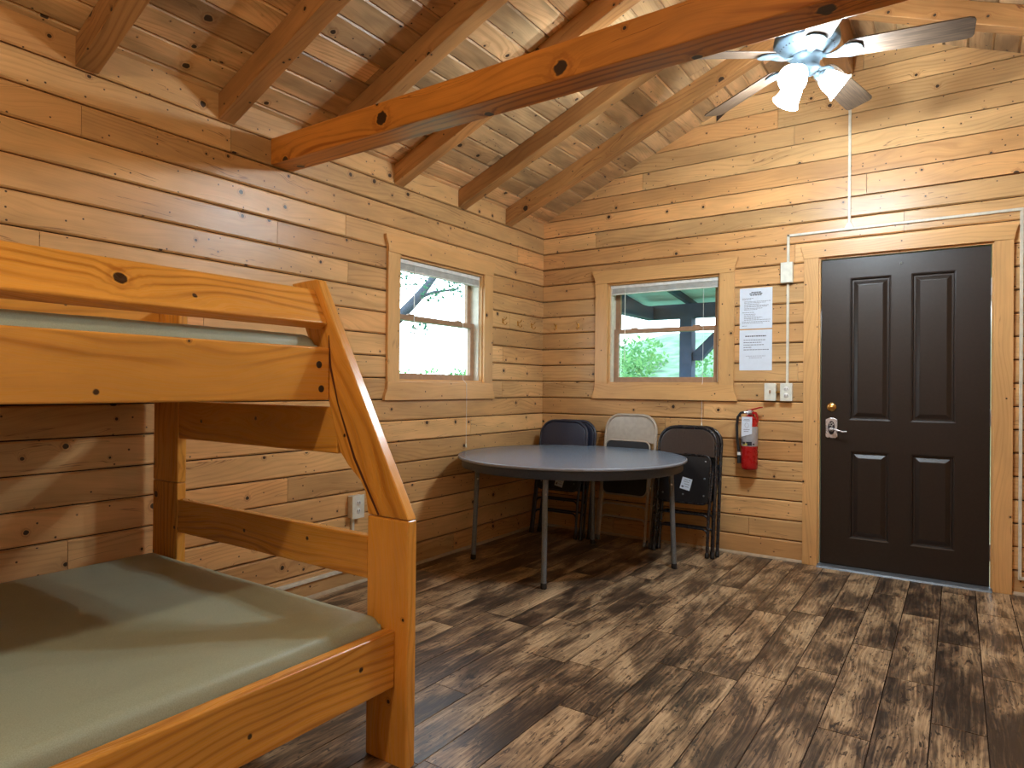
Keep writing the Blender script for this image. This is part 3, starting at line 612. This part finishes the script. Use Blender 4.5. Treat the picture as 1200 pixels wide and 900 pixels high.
# ------------------------------------------------------------------ folding chairs
def arc(cx, cz, r, a0, a1, n, y=0.0): return [V(cx+r*math.cos(R(a0+(a1-a0)*i/n)), y, cz+r*math.sin(R(a0+(a1-a0)*i/n))) for i in range(n+1)]
def make_chair(label, frame, pad, seat, padded, has_tag, Ht=.94):
    """folded steel chair standing upright; -y is the side facing the room"""
    t = empty('folding_chair', (0, 0, 0), label, 'folding chair', 'folded metal chairs against the door wall')
    hw = .212; rr = .118
    path = [V(-.226, 0, .012), V(-.222, 0, .25), V(-hw-.002, 0, .60)] + arc(-hw+rr, Ht-rr-.01, rr, 180, 90, 8) + arc(hw-rr, Ht-rr-.01, rr, 90, 0, 8) + [V(hw+.002, 0, .60), V(.222, 0, .25), V(.226, 0, .012)]
    m = MB(); m.tube(path, .0115, 10); m.build('front_frame', frame, t)
    prof = [(-hw+.008, Ht-.225)] + [(p.x, p.z) for p in arc(-hw+rr, Ht-rr-.012, rr-.010, 180, 90, 7)] + [(p.x, p.z) for p in arc(hw-rr, Ht-rr-.012, rr-.010, 90, 0, 7)] + [(hw-.008, Ht-.225)]
    prof += [(hw*.5, Ht-.213), (0, Ht-.208), (-hw*.5, Ht-.213)]
    m = MB(); m.extr(prof, (0, -.010 if padded else -.004, 0), (1, 0, 0), (0, 0, 1), (0, .026 if padded else .008, 0)); m.build('backrest', pad, t, bevel=.008 if padded else .003, segs=3)
    m = MB(); sw = .188; sp = []
    for cx_, cz_, a_ in ((-sw+.05, .36+.05, 180), (sw-.05, .36+.05, 270), (sw-.05, Ht-.262, 0), (-sw+.05, Ht-.262, 90)): sp += [(cx_+.05*math.cos(R(a_+i*15)), cz_+.05*math.sin(R(a_+i*15))) for i in range(7)]
    m.extr(sp, (0, -.034, 0), (1, 0, 0), (0, 0, 1), (0, .024, 0)); st = m.build('seat', seat, t, bevel=.006)
    m = MB(); m.tube([V(x, -.036, z) for x, z in sp], .006, 8, closed=True); m.build('seat_rim', frame, st)
    for rx in (-.15, .0, .15):
        for rz in (.42, .54, .66):
            if rx or rz == .42: m = MB(); m.lathe([(0, .003), (.005, .003), (.007, 0)], (rx, -.034, rz), (0, -1, 0), 8); m.build('rivet', 'seatdark' if not has_tag else 'hammer', st)
    q = .178
    path = [V(-q-.008, -.020, .014), V(-q, -.026, .40)] + [V(-q, -.026, .56)]
    for s_ in (-1, 1):
        m = MB(); m.tube([V(s_*(q+.016), -.022, .014), V(s_*(q+.012), -.024, .30), V(s_*(q+.020), -.012, .60)], .0105, 10); m.build('rear_leg', frame, t)
    for zc in (.150, .245):
        m = MB(); m.tube([V(-q-.012, -.022, zc-.03)] + [V(p.x, -.022, p.z) for p in arc(-q+.03, zc, .042, 180, 90, 5)] + [V(p.x, -.022, p.z) for p in arc(q-.03, zc, .042, 90, 0, 5)] + [V(q+.012, -.022, zc-.03)], .0075, 8); m.build('crossbar', frame, t)
    for x_, y_ in ((-.226, 0), (.226, 0), (-q-.016, -.022), (q+.016, -.022)):
        m = MB(); m.lathe([(0, 0), (.014, 0), (.015, .012), (.013, .034), (.0115, .036)], (x_, y_, 0), n=12); m.build('foot_cap', 'rubber' if frame != 'chairbeige' else 'hammer', t)
    for s_ in (-1, 1):
        m = MB(); m.extr([(-.008, .50), (.008, .50), (.008, .64), (-.008, .64)], (s_*.200, -.014, 0), (1, 0, 0), (0, 0, 1), (0, .004, 0)); m.build('pivot_strap', frame, t)
    if has_tag:
        m = MB(); c_, s2 = math.cos(R(-12)), math.sin(R(-12)); m.extr([(-.037, -.042), (.037, -.042), (.037, .042), (-.037, .042)], (.02, -.0352, has_tag), (c_, 0, s2), (-s2, 0, c_), (0, -.001, 0)); tg = m.build('paper_label', 'paper', t)
        m = MB()
        for z_, x0_, x1_ in ((.026, -.02, .006), (.026, .012, .026), (.012, -.022, .02), (-.004, -.012, .024), (-.022, -.004, .024)):
            m.extr([(x0_, z_), (x1_, z_), (x1_, z_+.003), (x0_, z_+.003)], (.02, -.0362, has_tag), (c_, 0, s2), (-s2, 0, c_), (0, -.0004, 0))
        m.extr([(-.028, -.030), (-.012, -.030), (-.012, -.018), (-.028, -.018)], (.02, -.0362, has_tag), (c_, 0, s2), (-s2, 0, c_), (0, -.0004, 0)); m.build('label_print', 'ink', tg)
    return t
def copy_tree(o, parent=None):
    c = o.copy(); C.objects.link(c); c.parent = parent
    if parent is None: ROOT[c.name] = Vector(c.location)
    for ch in list(o.children): copy_tree(ch, c)
    return c
def put(o, x, y, lean, rz=0.0, label=None):
    o.location = (x, y, 0.003); o.rotation_euler = (R(-lean), 0, R(rz))
    if label: o['label'] = label
    return o
ch = make_chair('black folding chair in front, with a white paper label on its seat', 'chairblack', 'vinylblack', 'seatdark', True, .495, .915)
put(ch, 1.325, -.268, 9.5, 0)
put(copy_tree(ch), 1.338, -.202, 9.5, 0, 'black folding chair mostly hidden behind the labelled black one, nearest the fire extinguisher')
cb = make_chair('navy folding chair in front, nearest the corner behind the table', 'chairblue', 'vinylblue', 'seatdark', True, .43, .925)
put(cb, .320, -.320, 9.5, 0)
put(copy_tree(cb), .355, -.250, 9.5, 0, 'navy folding chair showing only as an edge right behind the front navy one')
cg = make_chair('beige steel folding chair between the navy and the black folding chairs', 'chairbeige', 'panelbeige', 'seatdark', False, False, .985)
put(cg, .850, -.215, 8.5, -3)

# ------------------------------------------------------------------ things on the door wall
def notice(z0, z1, label, lines):
    m = MB(); m.box((1.652, -.003, z0), (1.874, 0, z1)); o = tag(m.build('notice', 'paper', loc=(1.763, 0, z0)), label, 'notice', 'posted notices')
    for dark in (0, 1):
        m = MB(); any_ = False
        for (f, a, b, d, h) in lines:
            if d != dark: continue
            x = 1.652+.222*a; xe = 1.652+.222*b; z = z1-(z1-z0)*f; any_ = True; random.seed(int(f*1000))
            while x < xe:
                wl = random.uniform(.006, .019); m.box((x, -.0036, z-h/2), (min(x+wl, xe), -.003, z+h/2)); x += wl+.003
        if any_: m.build('heading_text' if dark else 'body_text', 'inkdark' if dark else 'ink', o)
    return o
up = [(.105, .36, .66, 1, .006), (.140, .30, .70, 1, .006), (.175, .33, .67, 1, .006)] + [(f, .08 if j else .14, e, 0, .0028) for f, j, e in
     ((.25, 1, .42), (.28, 1, .36), (.33, 0, .95), (.36, 0, .80), (.395, 0, .62), (.43, 0, .90), (.46, 0, .84), (.50, 0, .70), (.53, 0, .55), (.60, 1, .45), (.645, 0, .50), (.68, 0, .48), (.72, 0, .70), (.75, 0, .62), (.785, 0, .95), (.83, 1, .92), (.865, 1, .72), (.93, 1, .24))]
lo = [(.155, .18, .82, 1, .007)] + [(f, .13, e, 0, .0045) for f, e in ((.25, .80), (.31, .68), (.37, .75), (.43, .38), (.49, .90))] + [(.645, .2, .8, 0, .0022), (.69, .3, .70, 0, .0022)]
random.seed(11)
notice(1.606, 1.893, 'white printed notice sheet with small dense text, the upper of the two', up)
notice(1.310, 1.597, 'white printed notice sheet with a few larger lines, the lower of the two', lo)
random.seed(12)
# raceways
rw = empty('cable_raceway', (2.6, 0, 0.1), 'thin cream surface cable raceway framing the door and climbing to the ridge', 'cable raceway')
def rc(mb, x0, z0, x1, z1, w_=.0085, d=.014):
    if abs(x0-x1) < abs(z0-z1): mb.box((x0-w_, -d, min(z0, z1)), (x0+w_, 0, max(z0, z1)))
    else: mb.box((min(x0, x1), -d, z0-w_), (max(x0, x1), 0, z0+w_))
for nm, p in (('conduit', (1.977, 1.2, 1.977, 1.905)), ('conduit', (1.977, 2.05, 1.977, 2.243)), ('conduit', (1.969, 2.2345, 3.256, 2.2345)), ('conduit', (3.248, .098, 3.248, 2.226)), ('conduit', (3.240, .0985, 3.62, .0985)), ('conduit', (2.352, 2.262, 2.352, 3.262))):
    m = MB(); rc(m, *p); m.build(nm, 'cream', rw, bevel=.002)
m = MB(); m.extr([(-.030, 0), (.030, 0), (.030, .012), (.010, .05), (-.010, .05), (-.030, .012)], (2.352, -.018, 2.226), (1, 0, 0), (0, 0, 1), (0, .018, 0)); m.build('tee_fitting', 'cream', rw, bevel=.002)
m = MB(); m.box((1.934, -.045, 1.908), (2.012, 0, 2.048)); tag(m.build('junction_box', 'ivory', loc=(1.973, 0, 1.908), bevel=.004), 'cream blank junction box on the raceway above the switches', 'junction box')
def plate(x0, x1, z0, z1, kind, label, name):
    root = empty(name, ((x0+x1)/2, 0, z0), label, 'switch' if kind == 's' else 'outlet')
    m = MB(); m.box((x0+.003, -.038, z0+.003), (x1-.003, 0, z1-.003)); m.build('mounting_box', 'ivory', root, bevel=.003)
    m = MB(); m.box((x0, -.043, z0), (x1, -.038, z1)); m.build('cover_plate', 'ivory', root, bevel=.002)
    xc, zc = (x0+x1)/2, (z0+z1)/2
    if kind == 's':
        m = MB(); m.box((xc-.005, -.052, zc-.010), (xc+.005, -.043, zc+.012)); m.build('toggle', 'sash', root, bevel=.001)
    else:
        for dz in (-.022, .022):
            m = MB(); m.lathe([(0, .002), (.016, .002), (.017, 0)], (xc, -.043, zc+dz), (0, -1, 0), 18); rcv = m.build('receptacle', 'white', root)
            m = MB(); m.box((xc-.008, -.0456, zc+dz-.004), (xc-.005, -.0449, zc+dz+.006)); m.box((xc+.005, -.0456, zc+dz-.004), (xc+.008, -.0449, zc+dz+.006)); m.build('slot', 'black', rcv)
plate(1.834, 1.910, 1.098, 1.220, 's', 'ivory surface mounted light switch, left of the paired boxes by the door', 'light_switch')
plate(1.938, 2.016, 1.098, 1.220, 'o', 'ivory surface mounted outlet below the raceway, right of the light switch', 'wall_outlet')
m = MB(); m.tube([(1.906, -.02, 1.158), (1.942, -.02, 1.158)], .008, 12); tag(m.build('conduit_nipple', 'brass', loc=(1.924, -.02, 1.158)), 'short brass pipe connector between the light switch and the outlet', 'connector')
# left wall outlet and raceway
ro = empty('wall_outlet', (0, -2.10, .40), 'ivory box outlet low on the left wall, behind the ladder end of the bunk', 'outlet')
m = MB(); m.box((0, -2.163, .402), (.040, -2.078, .530)); m.build('mounting_box', 'ivory', ro, bevel=.003)
m = MB(); m.box((.040, -2.167, .398), (.046, -2.074, .534)); m.build('cover_plate', 'ivory', ro, bevel=.002)
for dz in (-.024, .024):
    m = MB(); m.lathe([(0, .002), (.016, .002), (.017, 0)], (.046, -2.12, .466+dz), (1, 0, 0), 18); rcv = m.build('receptacle', 'white', ro)
    m = MB(); m.box((.0479, -2.129, .462+dz), (.0488, -2.125, .473+dz)); m.box((.0479, -2.115, .462+dz), (.0488, -2.111, .473+dz)); m.build('slot', 'black', rcv)
m = MB(); m.box((0, -5.2, .095), (.018, -2.125, .115)); m.box((0, -2.143, .115), (.018, -2.125, .398)); tag(m.build('cable_raceway', 'cream', loc=(0, -3, .1), bevel=.002), 'cream cable raceway low on the left wall, running behind the bunk to the outlet', 'cable raceway')
# coat hooks
def hook(P, l, z, label):
    root = empty('coat_hook', P(l, z, 0), label, 'coat hook', 'brass coat hooks')
    m = MB(); m.extr([(l-.007, z-.018), (l+.007, z-.018), (l+.007, z+.020), (l-.007, z+.020)], P(0, 0, 0), P(1, 0, 0)-P(0, 0, 0), V(0, 0, 1), (P(0, 0, 1)-P(0, 0, 0))*.003); m.build('backplate', 'brass', root, bevel=.001)
    m = MB(); m.tube([P(l, z+.008, .003), P(l, z+.006, .018), P(l, z+.018, .034), P(l, z+.030, .038)], .0035, 8); m.build('upper_prong', 'brass', root)
    m = MB(); m.tube([P(l, z-.004, .003), P(l, z-.020, .012), P(l, z-.030, .026), P(l, z-.024, .038), P(l, z-.012, .040)], .0035, 8); m.build('lower_prong', 'brass', root)
hook(PL, -.606, 1.692, 'brass coat hook on the left wall, closest to the window')
hook(PL, -.395, 1.690, 'brass coat hook on the left wall, second from the window')
hook(PL, -.190, 1.690, 'brass coat hook on the left wall, closest to the room corner')
hook(PB, .131, 1.688, 'brass coat hook on the door wall, closest to the room corner')
hook(PB, .344, 1.688, 'brass coat hook on the door wall, beside the window casing')

# fire extinguisher
fx, fy = 1.742, -.062
fe = empty('fire_extinguisher', (fx, fy, .615), 'red fire extinguisher hanging on the log wall beside the door casing', 'fire extinguisher')
m = MB(); m.lathe([(0, 0), (.044, 0), (.053, .008), (.0545, .018), (.0545, .315), (.050, .345), (.036, .368), (.018, .378), (.018, .392), (0, .392)], (fx, fy, .615), n=36); m.build('cylinder', 'red', fe)
m = MB(); m.lathe([(.0550, .165), (.0553, .166), (.0553, .300), (.0550, .301)], (fx, fy, .615), n=36); lb = m.build('label_band', 'silver', fe)
m = MB()
def wrap(a0, a1, z0, z1, r=.0558):
    n = 6; vs = []
    for rr_ in (r, r-.0006):
        for i in range(n+1):
            a = R(a0+(a1-a0)*i/n); vs += [V(fx+rr_*math.cos(a), fy+rr_*math.sin(a), z0), V(fx+rr_*math.cos(a), fy+rr_*math.sin(a), z1)]
    fs = [[2*i, 2*i+2, 2*i+3, 2*i+1] for i in range(n)]; return vs, fs
for a in ((-130, -105, .79, .81), (-100, -60, .784, .812), (-150, -135, .80, .83), (-55, -40, .79, .80)): vs, fs = wrap(*a); m.add(vs, fs)
m.build('label_print', 'inkdark', lb, recalc=False)
m = MB()
for a in ((-128, -110, .784, .793), (-108, -92, .786, .800)): vs, fs = wrap(*a, r=.0562); m.add(vs, fs)
m.build('label_mark', 'yellow', lb, recalc=False)
m = MB(); m.lathe([(.020, 0), (.020, .020), (.016, .030), (0, .032)], (fx, fy, 1.000), n=18); m.tube([(fx-.016, fy, 1.012), (fx-.038, fy-.006, 1.014)], .009, 10); m.build('valve', 'chrome', fe)
m = MB(); m.lathe([(0, .012), (.013, .012), (.014, 0)], (fx+.006, fy-.018, 1.012), (0.2, -1, 0), 14); m.build('pressure_gauge', 'steel', fe)
m = MB(); m.extr([(-.022, 1.030), (.018, 1.040), (.060, 1.052), (.088, 1.056), (.088, 1.049), (.060, 1.042), (.02, 1.028), (-.018, 1.020)], (fx, fy-.009, 0), (1, 0, 0), (0, 0, 1), (0, .018, 0)); m.build('top_lever', 'red', fe, bevel=.002)
m = MB(); m.extr([(.010, 1.020), (.045, 1.018), (.058, .985), (.060, .945), (.053, .945), (.048, .975), (.036, 1.002), (.008, 1.004)], (fx, fy-.008, 0), (1, 0, 0), (0, 0, 1), (0, .016, 0)); m.build('carry_handle', 'red', fe, bevel=.002)
m = MB(); m.tube([(fx-.036, fy-.006, 1.014), (fx-.058, fy-.008, 1.010), (fx-.080, fy-.006, .980), (fx-.087, fy-.004, .92), (fx-.084, fy-.004, .84), (fx-.075, fy-.006, .77), (fx-.070, fy-.006, .72)], .0095, 10); m.build('hose', 'rubber', fe)
m = MB(); m.tube([(fx-.070, fy-.006, .725), (fx-.068, fy-.006, .655)], [.011, .014], 12); nzl = m.build('nozzle', 'rubber', fe)
m = MB(); m.tube([(fx-.0705, fy-.006, .733), (fx-.070, fy-.006, .712)], .0128, 12); m.build('nozzle_band', 'white', nzl)
m = MB(); m.extr([(-.036, .845), (.034, .868), (.036, .985), (-.034, .985)], (fx-.004, fy-.0600, 0), (1, 0, 0), (0, 0, 1), (0, -.001, 0)); tg = m.build('inspection_tag', 'paper', fe)
m = MB(); m.tube([(fx-.004, fy-.0605, .978), (fx-.004, fy-.028, 1.008)], .0012, 5)
for z_, x0_, x1_ in ((.965, -.02, .018), (.957, -.024, .022), (.895, -.022, .02), (.882, -.02, .012)): m.box((fx-.004+x0_, fy-.0616, z_), (fx-.004+x1_, fy-.0611, z_+.0028))
m.tube([V(fx-.004+.013*math.cos(i*.5236), fy-.0612, .926+.016*math.sin(i*.5236)) for i in range(12)], .0009, 4, closed=True); m.build('tag_print', 'ink', tg)
m = MB(); m.box((fx-.014, fy+.055, .86), (fx+.014, .0, 1.02)); m.box((fx-.012, fy+.018, .995), (fx+.012, fy+.055, 1.003)); m.build('wall_bracket', 'black', fe)

# ------------------------------------------------------------------ ceiling fan
hx, hy, hz = 2.344, -1.447, 2.760
fan = empty('ceiling_fan', (hx, hy, 3.25), 'five-blade pewter ceiling fan with three lit frosted glass shades', 'ceiling fan')
m = MB(); m.lathe([(0, 0), (.030, 0), (.062, -.012), (.068, -.040), (.060, -.062), (.018, -.075), (0, -.075)], (hx, hy, 3.25), n=32); m.build('canopy', 'fanmetal', fan)
m = MB(); m.tube([(hx, hy, 3.19), (hx, hy, 2.92)], .013, 14); m.build('downrod', 'fanmetal', fan)
m = MB(); m.lathe([(0, .175), (.028, .175), (.034, .150), (.070, .142), (.118, .128), (.142, .100), (.148, .070), (.146, .052), (.140, .048), (.132, .040), (.086, .008), (.080, .004), (.078, 0), (0, 0)], (hx, hy, hz), n=48); mh = m.build('motor_housing', 'fanmetal', fan)
m = MB()
for i in range(40):
    a = 2*math.pi*i/40; d = V(math.cos(a), math.sin(a), 0); s_ = V(-math.sin(a), math.cos(a), 0)*.0032
    p = V(hx, hy, hz+.016)+d*.0925; q = V(hx, hy, hz+.0345)+d*.1225; dn = V(d.x*.55, d.y*.55, -.83)*.0012
    vs = [p-s_+dn, p+s_+dn, q+s_*1.3+dn, q-s_*1.3+dn, p-s_-dn, p+s_-dn, q+s_*1.3-dn, q-s_*1.3-dn]
    m.add(vs, [[0, 1, 2, 3], [7, 6, 5, 4], [0, 4, 5, 1], [1, 5, 6, 2], [2, 6, 7, 3], [3, 7, 4, 0]])
m.build('vent_slots', 'black', mh)
m = MB(); m.lathe([(.072, 0), (.074, -.010), (.060, -.018), (.056, -.050), (.062, -.060), (.050, -.078), (.020, -.088), (0, -.090)], (hx, hy, hz), n=32); m.build('switch_housing', 'fanmetal', fan)
for k in range(5):
    a = R(4+72*k); c_, s_ = math.cos(a), math.sin(a); pit = R(-13)
    rd = V(c_, s_, -.065).normalized(); td = V(-s_, c_, 0); td = (td*math.cos(pit) + V(0, 0, 1)*math.sin(pit)).normalized(); nn = rd.cross(td).normalized()
    O = V(hx, hy, hz+.004)
    bp = [(.205, -.020), (.175, -.052), (.185, -.060), (.56, -.068), (.64, -.068), (.655, -.060), (.660, -.046), (.660, .046), (.655, .060), (.64, .068), (.56, .068), (.185, .060), (.175, .052), (.205, .020)]
    bp = [(.165, -.030), (.185, -.052), (.215, -.058), (.56, -.067), (.635, -.068), (.653, -.060), (.660, -.044), (.660, .044), (.653, .060), (.635, .068), (.56, .067), (.215, .058), (.185, .052), (.165, .030)]
    m = MB(); m.extr(bp, O+nn*.002, rd, td, nn*.006, rd); bl = m.build('blade', 'blade', fan, bevel=.0015)
    # curved blade iron
    ip = []
    for r_, w_ in ((.060, .016), (.085, .013), (.110, .014), (.135, .024), (.160, .038), (.190, .046), (.215, .042), (.235, .024), (.240, 0)): ip.append((r_, w_))
    prof = ip + [(r_, -w_) for r_, w_ in ip[::-1][1:]]
    drop = lambda r_: -.012*math.sin(max(0, min(1, (r_-.06)/.10))*math.pi)-.003
    m = MB(); n = len(ip); vs = []
    for th in (0, -.006):
        for r_, w_ in ip: vs += [O+rd*r_+td*w_+nn*(drop(r_)+th), O+rd*r_-td*w_+nn*(drop(r_)+th)]
    N2 = 2*n
    fs = [[2*i, 2*i+1, 2*i+3, 2*i+2] for i in range(n-1)] + [[N2+2*i, N2+2*i+2, N2+2*i+3, N2+2*i+1] for i in range(n-1)] + [[2*i, 2*i+2, N2+2*i+2, N2+2*i] for i in range(n-1)] + [[2*i+1, N2+2*i+1, N2+2*i+3, 2*i+3] for i in range(n-1)] + [[0, N2, N2+1, 1]]
    m.add(vs, fs); m.build('blade_bracket', 'fanmetal', bl, bevel=.001)
for k, az in enumerate((-102, 26, 138)):
    a = R(az); out = V(math.cos(a), math.sin(a), 0); ax = (out*.80+V(0, 0, -.62)).normalized()
    base = V(hx, hy, hz-.075)+out*.046
    m = MB(); m.tube([V(hx, hy, hz-.068)+out*.026, base+V(0, 0, .004), base+ax*.03], .010, 12); m.lathe([(.010, .014), (.024, .018), (.028, .030), (.026, .042)], base, ax, 20); sk = m.build('lamp_socket', 'fanmetal', fan)
    m = MB(); prof = [(.024, .030), (.030, .036), (.040, .050), (.047, .070), (.050, .092), (.055, .116), (.066, .138), (.064, .138), (.053, .116), (.048, .092), (.045, .070), (.038, .050), (.028, .037), (.022, .032)]
    m.lathe(prof, base, ax, 32); m.build('glass_shade', 'shade', fan, recalc=False)
    m = MB(); m.lathe([(0, .112), (.012, .108), (.019, .092), (.018, .072), (.011, .052), (.010, .036), (0, .034)], base, ax, 16); m.build('bulb', 'shade', fan, recalc=False)
    lamp('fan_lamp', base+ax*.160, FAN_LAMP_W, FAN_LAMP_COL, .030, fan)

# ------------------------------------------------------------------ outside: ground, porch, trees
from mathutils import noise as nzm
m = MB(); n = 60; vs = []
def gz(x, y):
    k_ = max(0, min(1, (x+10.5)/3)); k_ = k_*k_*(3-2*k_)
    d = max(0, y-3.2, (-x-2.5)*.75); h = -.45 + min(d, 6)*.02 + max(0, min(d, 17)-4)*(.075+.205*k_)
    return h + .25*nzm.noise(V(x*.25, y*.25, 0))*min(1, d/6)
for j in range(n+1):
    for i in range(n+1):
        x = -40+80*i/n; y = -25+65*j/n; vs.append((x, y, gz(x, y)))
m.add(vs, [[j*(n+1)+i, j*(n+1)+i+1, (j+1)*(n+1)+i+1, (j+1)*(n+1)+i] for j in range(n) for i in range(n)], (0, 1, 0), smooth=True)
tag(m.build('ground', 'grass'), kind='structure')
def leafball(m, c, r, count, size):
    for _ in range(count):
        d = V(random.gauss(0, 1), random.gauss(0, 1), random.gauss(0, 1)).normalized()*r*random.uniform(.35, 1)**.5; p = c+V(d.x, d.y, d.z*.75)
        a = V(random.gauss(0, 1), random.gauss(0, 1), random.gauss(0, 1)).normalized(); b = a.orthogonal().normalized(); s_ = size*random.uniform(.6, 1.3)
        m.add([p-a*s_, p+b*s_*.5, p+a*s_, p-b*s_*.5], [[0, 1, 2, 3]])
por = empty('porch', (0.9, 2.6, -.4), 'weathered porch with post, brace and sloping pale roof outside the door wall window', 'porch')
m = MB(); m.box((.290, 2.53, -.45), (.430, 2.67, 1.99)); m.build('porch_post', 'porchwood', por)
m = MB(); m.box((-.15, 2.53, 1.99), (4.8, 2.67, 2.15)); m.build('porch_beam', 'porchwood', por)
m = MB(); m.extr([(.43, 1.50), (.52, 1.50+.0), (.98, 1.99), (.86, 1.99), (.43, 1.58)], (0, 2.55, 0), (1, 0, 0), (0, 0, 1), (0, .10, 0)); m.build('knee_brace', 'porchwood', por)
m = MB(); m.extr([(.145, 2.52), (.145, 2.56), (3.1, 2.16+.10), (3.1, 2.16)], (-.5, 0, 0), (0, 1, 0), (0, 0, 1), (5.6, 0, 0)); m.build('porch_roof', 'porchceil', por)
for x in (-.30, .35, 1.0, 1.65, 2.3, 2.95, 3.6, 4.25):
    m = MB(); m.extr([(.145, 2.42), (.145, 2.52), (2.95, 2.18), (2.95, 2.11)], (x, 0, 0), (0, 1, 0), (0, 0, 1), (.045, 0, 0)); m.build('porch_rafter', 'porchwood', por)
m = MB(); m.box((-.15, .145, 1.99), (-.03, 2.53, 2.13)); m.build('side_beam', 'porchwood', por)
def tree(x, y, h, crown, cnt, label, size=.10, branches=()):
    z = gz(x, y); t = empty('tree', (x, y, z-.1), label, 'tree', 'trees outside')
    m = MB(); m.tube([(x, y, z-.1), (x+.1, y+.05, z+h*.4), (x+.05, y+.2, z+h*.75)], [.20, .15, .08], 10)
    for b in branches: m.tube(b[0], b[1], 7)
    m.build('trunk', 'treebark', t)
    m = MB()
    for (cx_, cy_, cz_, r_) in crown: leafball(m, V(x+cx_, y+cy_, z+cz_), r_, int(cnt*r_**2), size)
    m.build('crown', 'leaf', t, recalc=False); return t
tree(-7.4, 2.2, 5.4, [(2.1, 1.9, 3.55, .42), (2.6, 2.7, 3.50, .40), (2.3, 3.3, 3.55, .35), (2.9, 1.5, 3.15, .25), (2.5, 1.6, 2.55, .22), (1.6, 1.2, 4.1, .7), (2.5, 2.4, 4.2, .7), (.2, .2, 4.9, 1.2)], 620, 'leafy tree outside the window over the table end, its branch crossing the upper pane', .045,
     [([(-7.35, 2.25, 1.2), (-6.2, 2.8, 1.75), (-5.1, 3.42, 2.30), (-4.9, 3.75, 2.72), (-4.8, 4.15, 3.2)], [.13, .12, .10, .085, .05]), ([(-5.0, 3.7, 2.68), (-5.0, 4.3, 2.9), (-5.0, 5.0, 3.05)], [.04, .03, .015])])
tree(-1.2, 14.5, 2.6, [(0, 0, 2.6, 1.0), (1.0, .5, 2.2, .8), (-1.1, .2, 2.3, .8)], 90, 'far tree on the slope seen through the window beside the notices', .12)
m = MB()
random.seed(5)
for _ in range(60):
    x = random.uniform(-13, 6); y = random.uniform(8.0, 15); leafball(m, V(x, y, gz(x, y)+.35), random.uniform(.6, 1.1), 170, .085)
for _ in range(70):
    y = random.uniform(-2, 12); x = -random.uniform(9.5, 15); leafball(m, V(x, y+6, gz(x, y+6)+.75), random.uniform(.7, 1.25), 170, .085)
tag(m.build('hillside_bushes', 'bush', recalc=False), 'bright green bushes covering the slope outside the windows', 'bushes', kind='stuff')
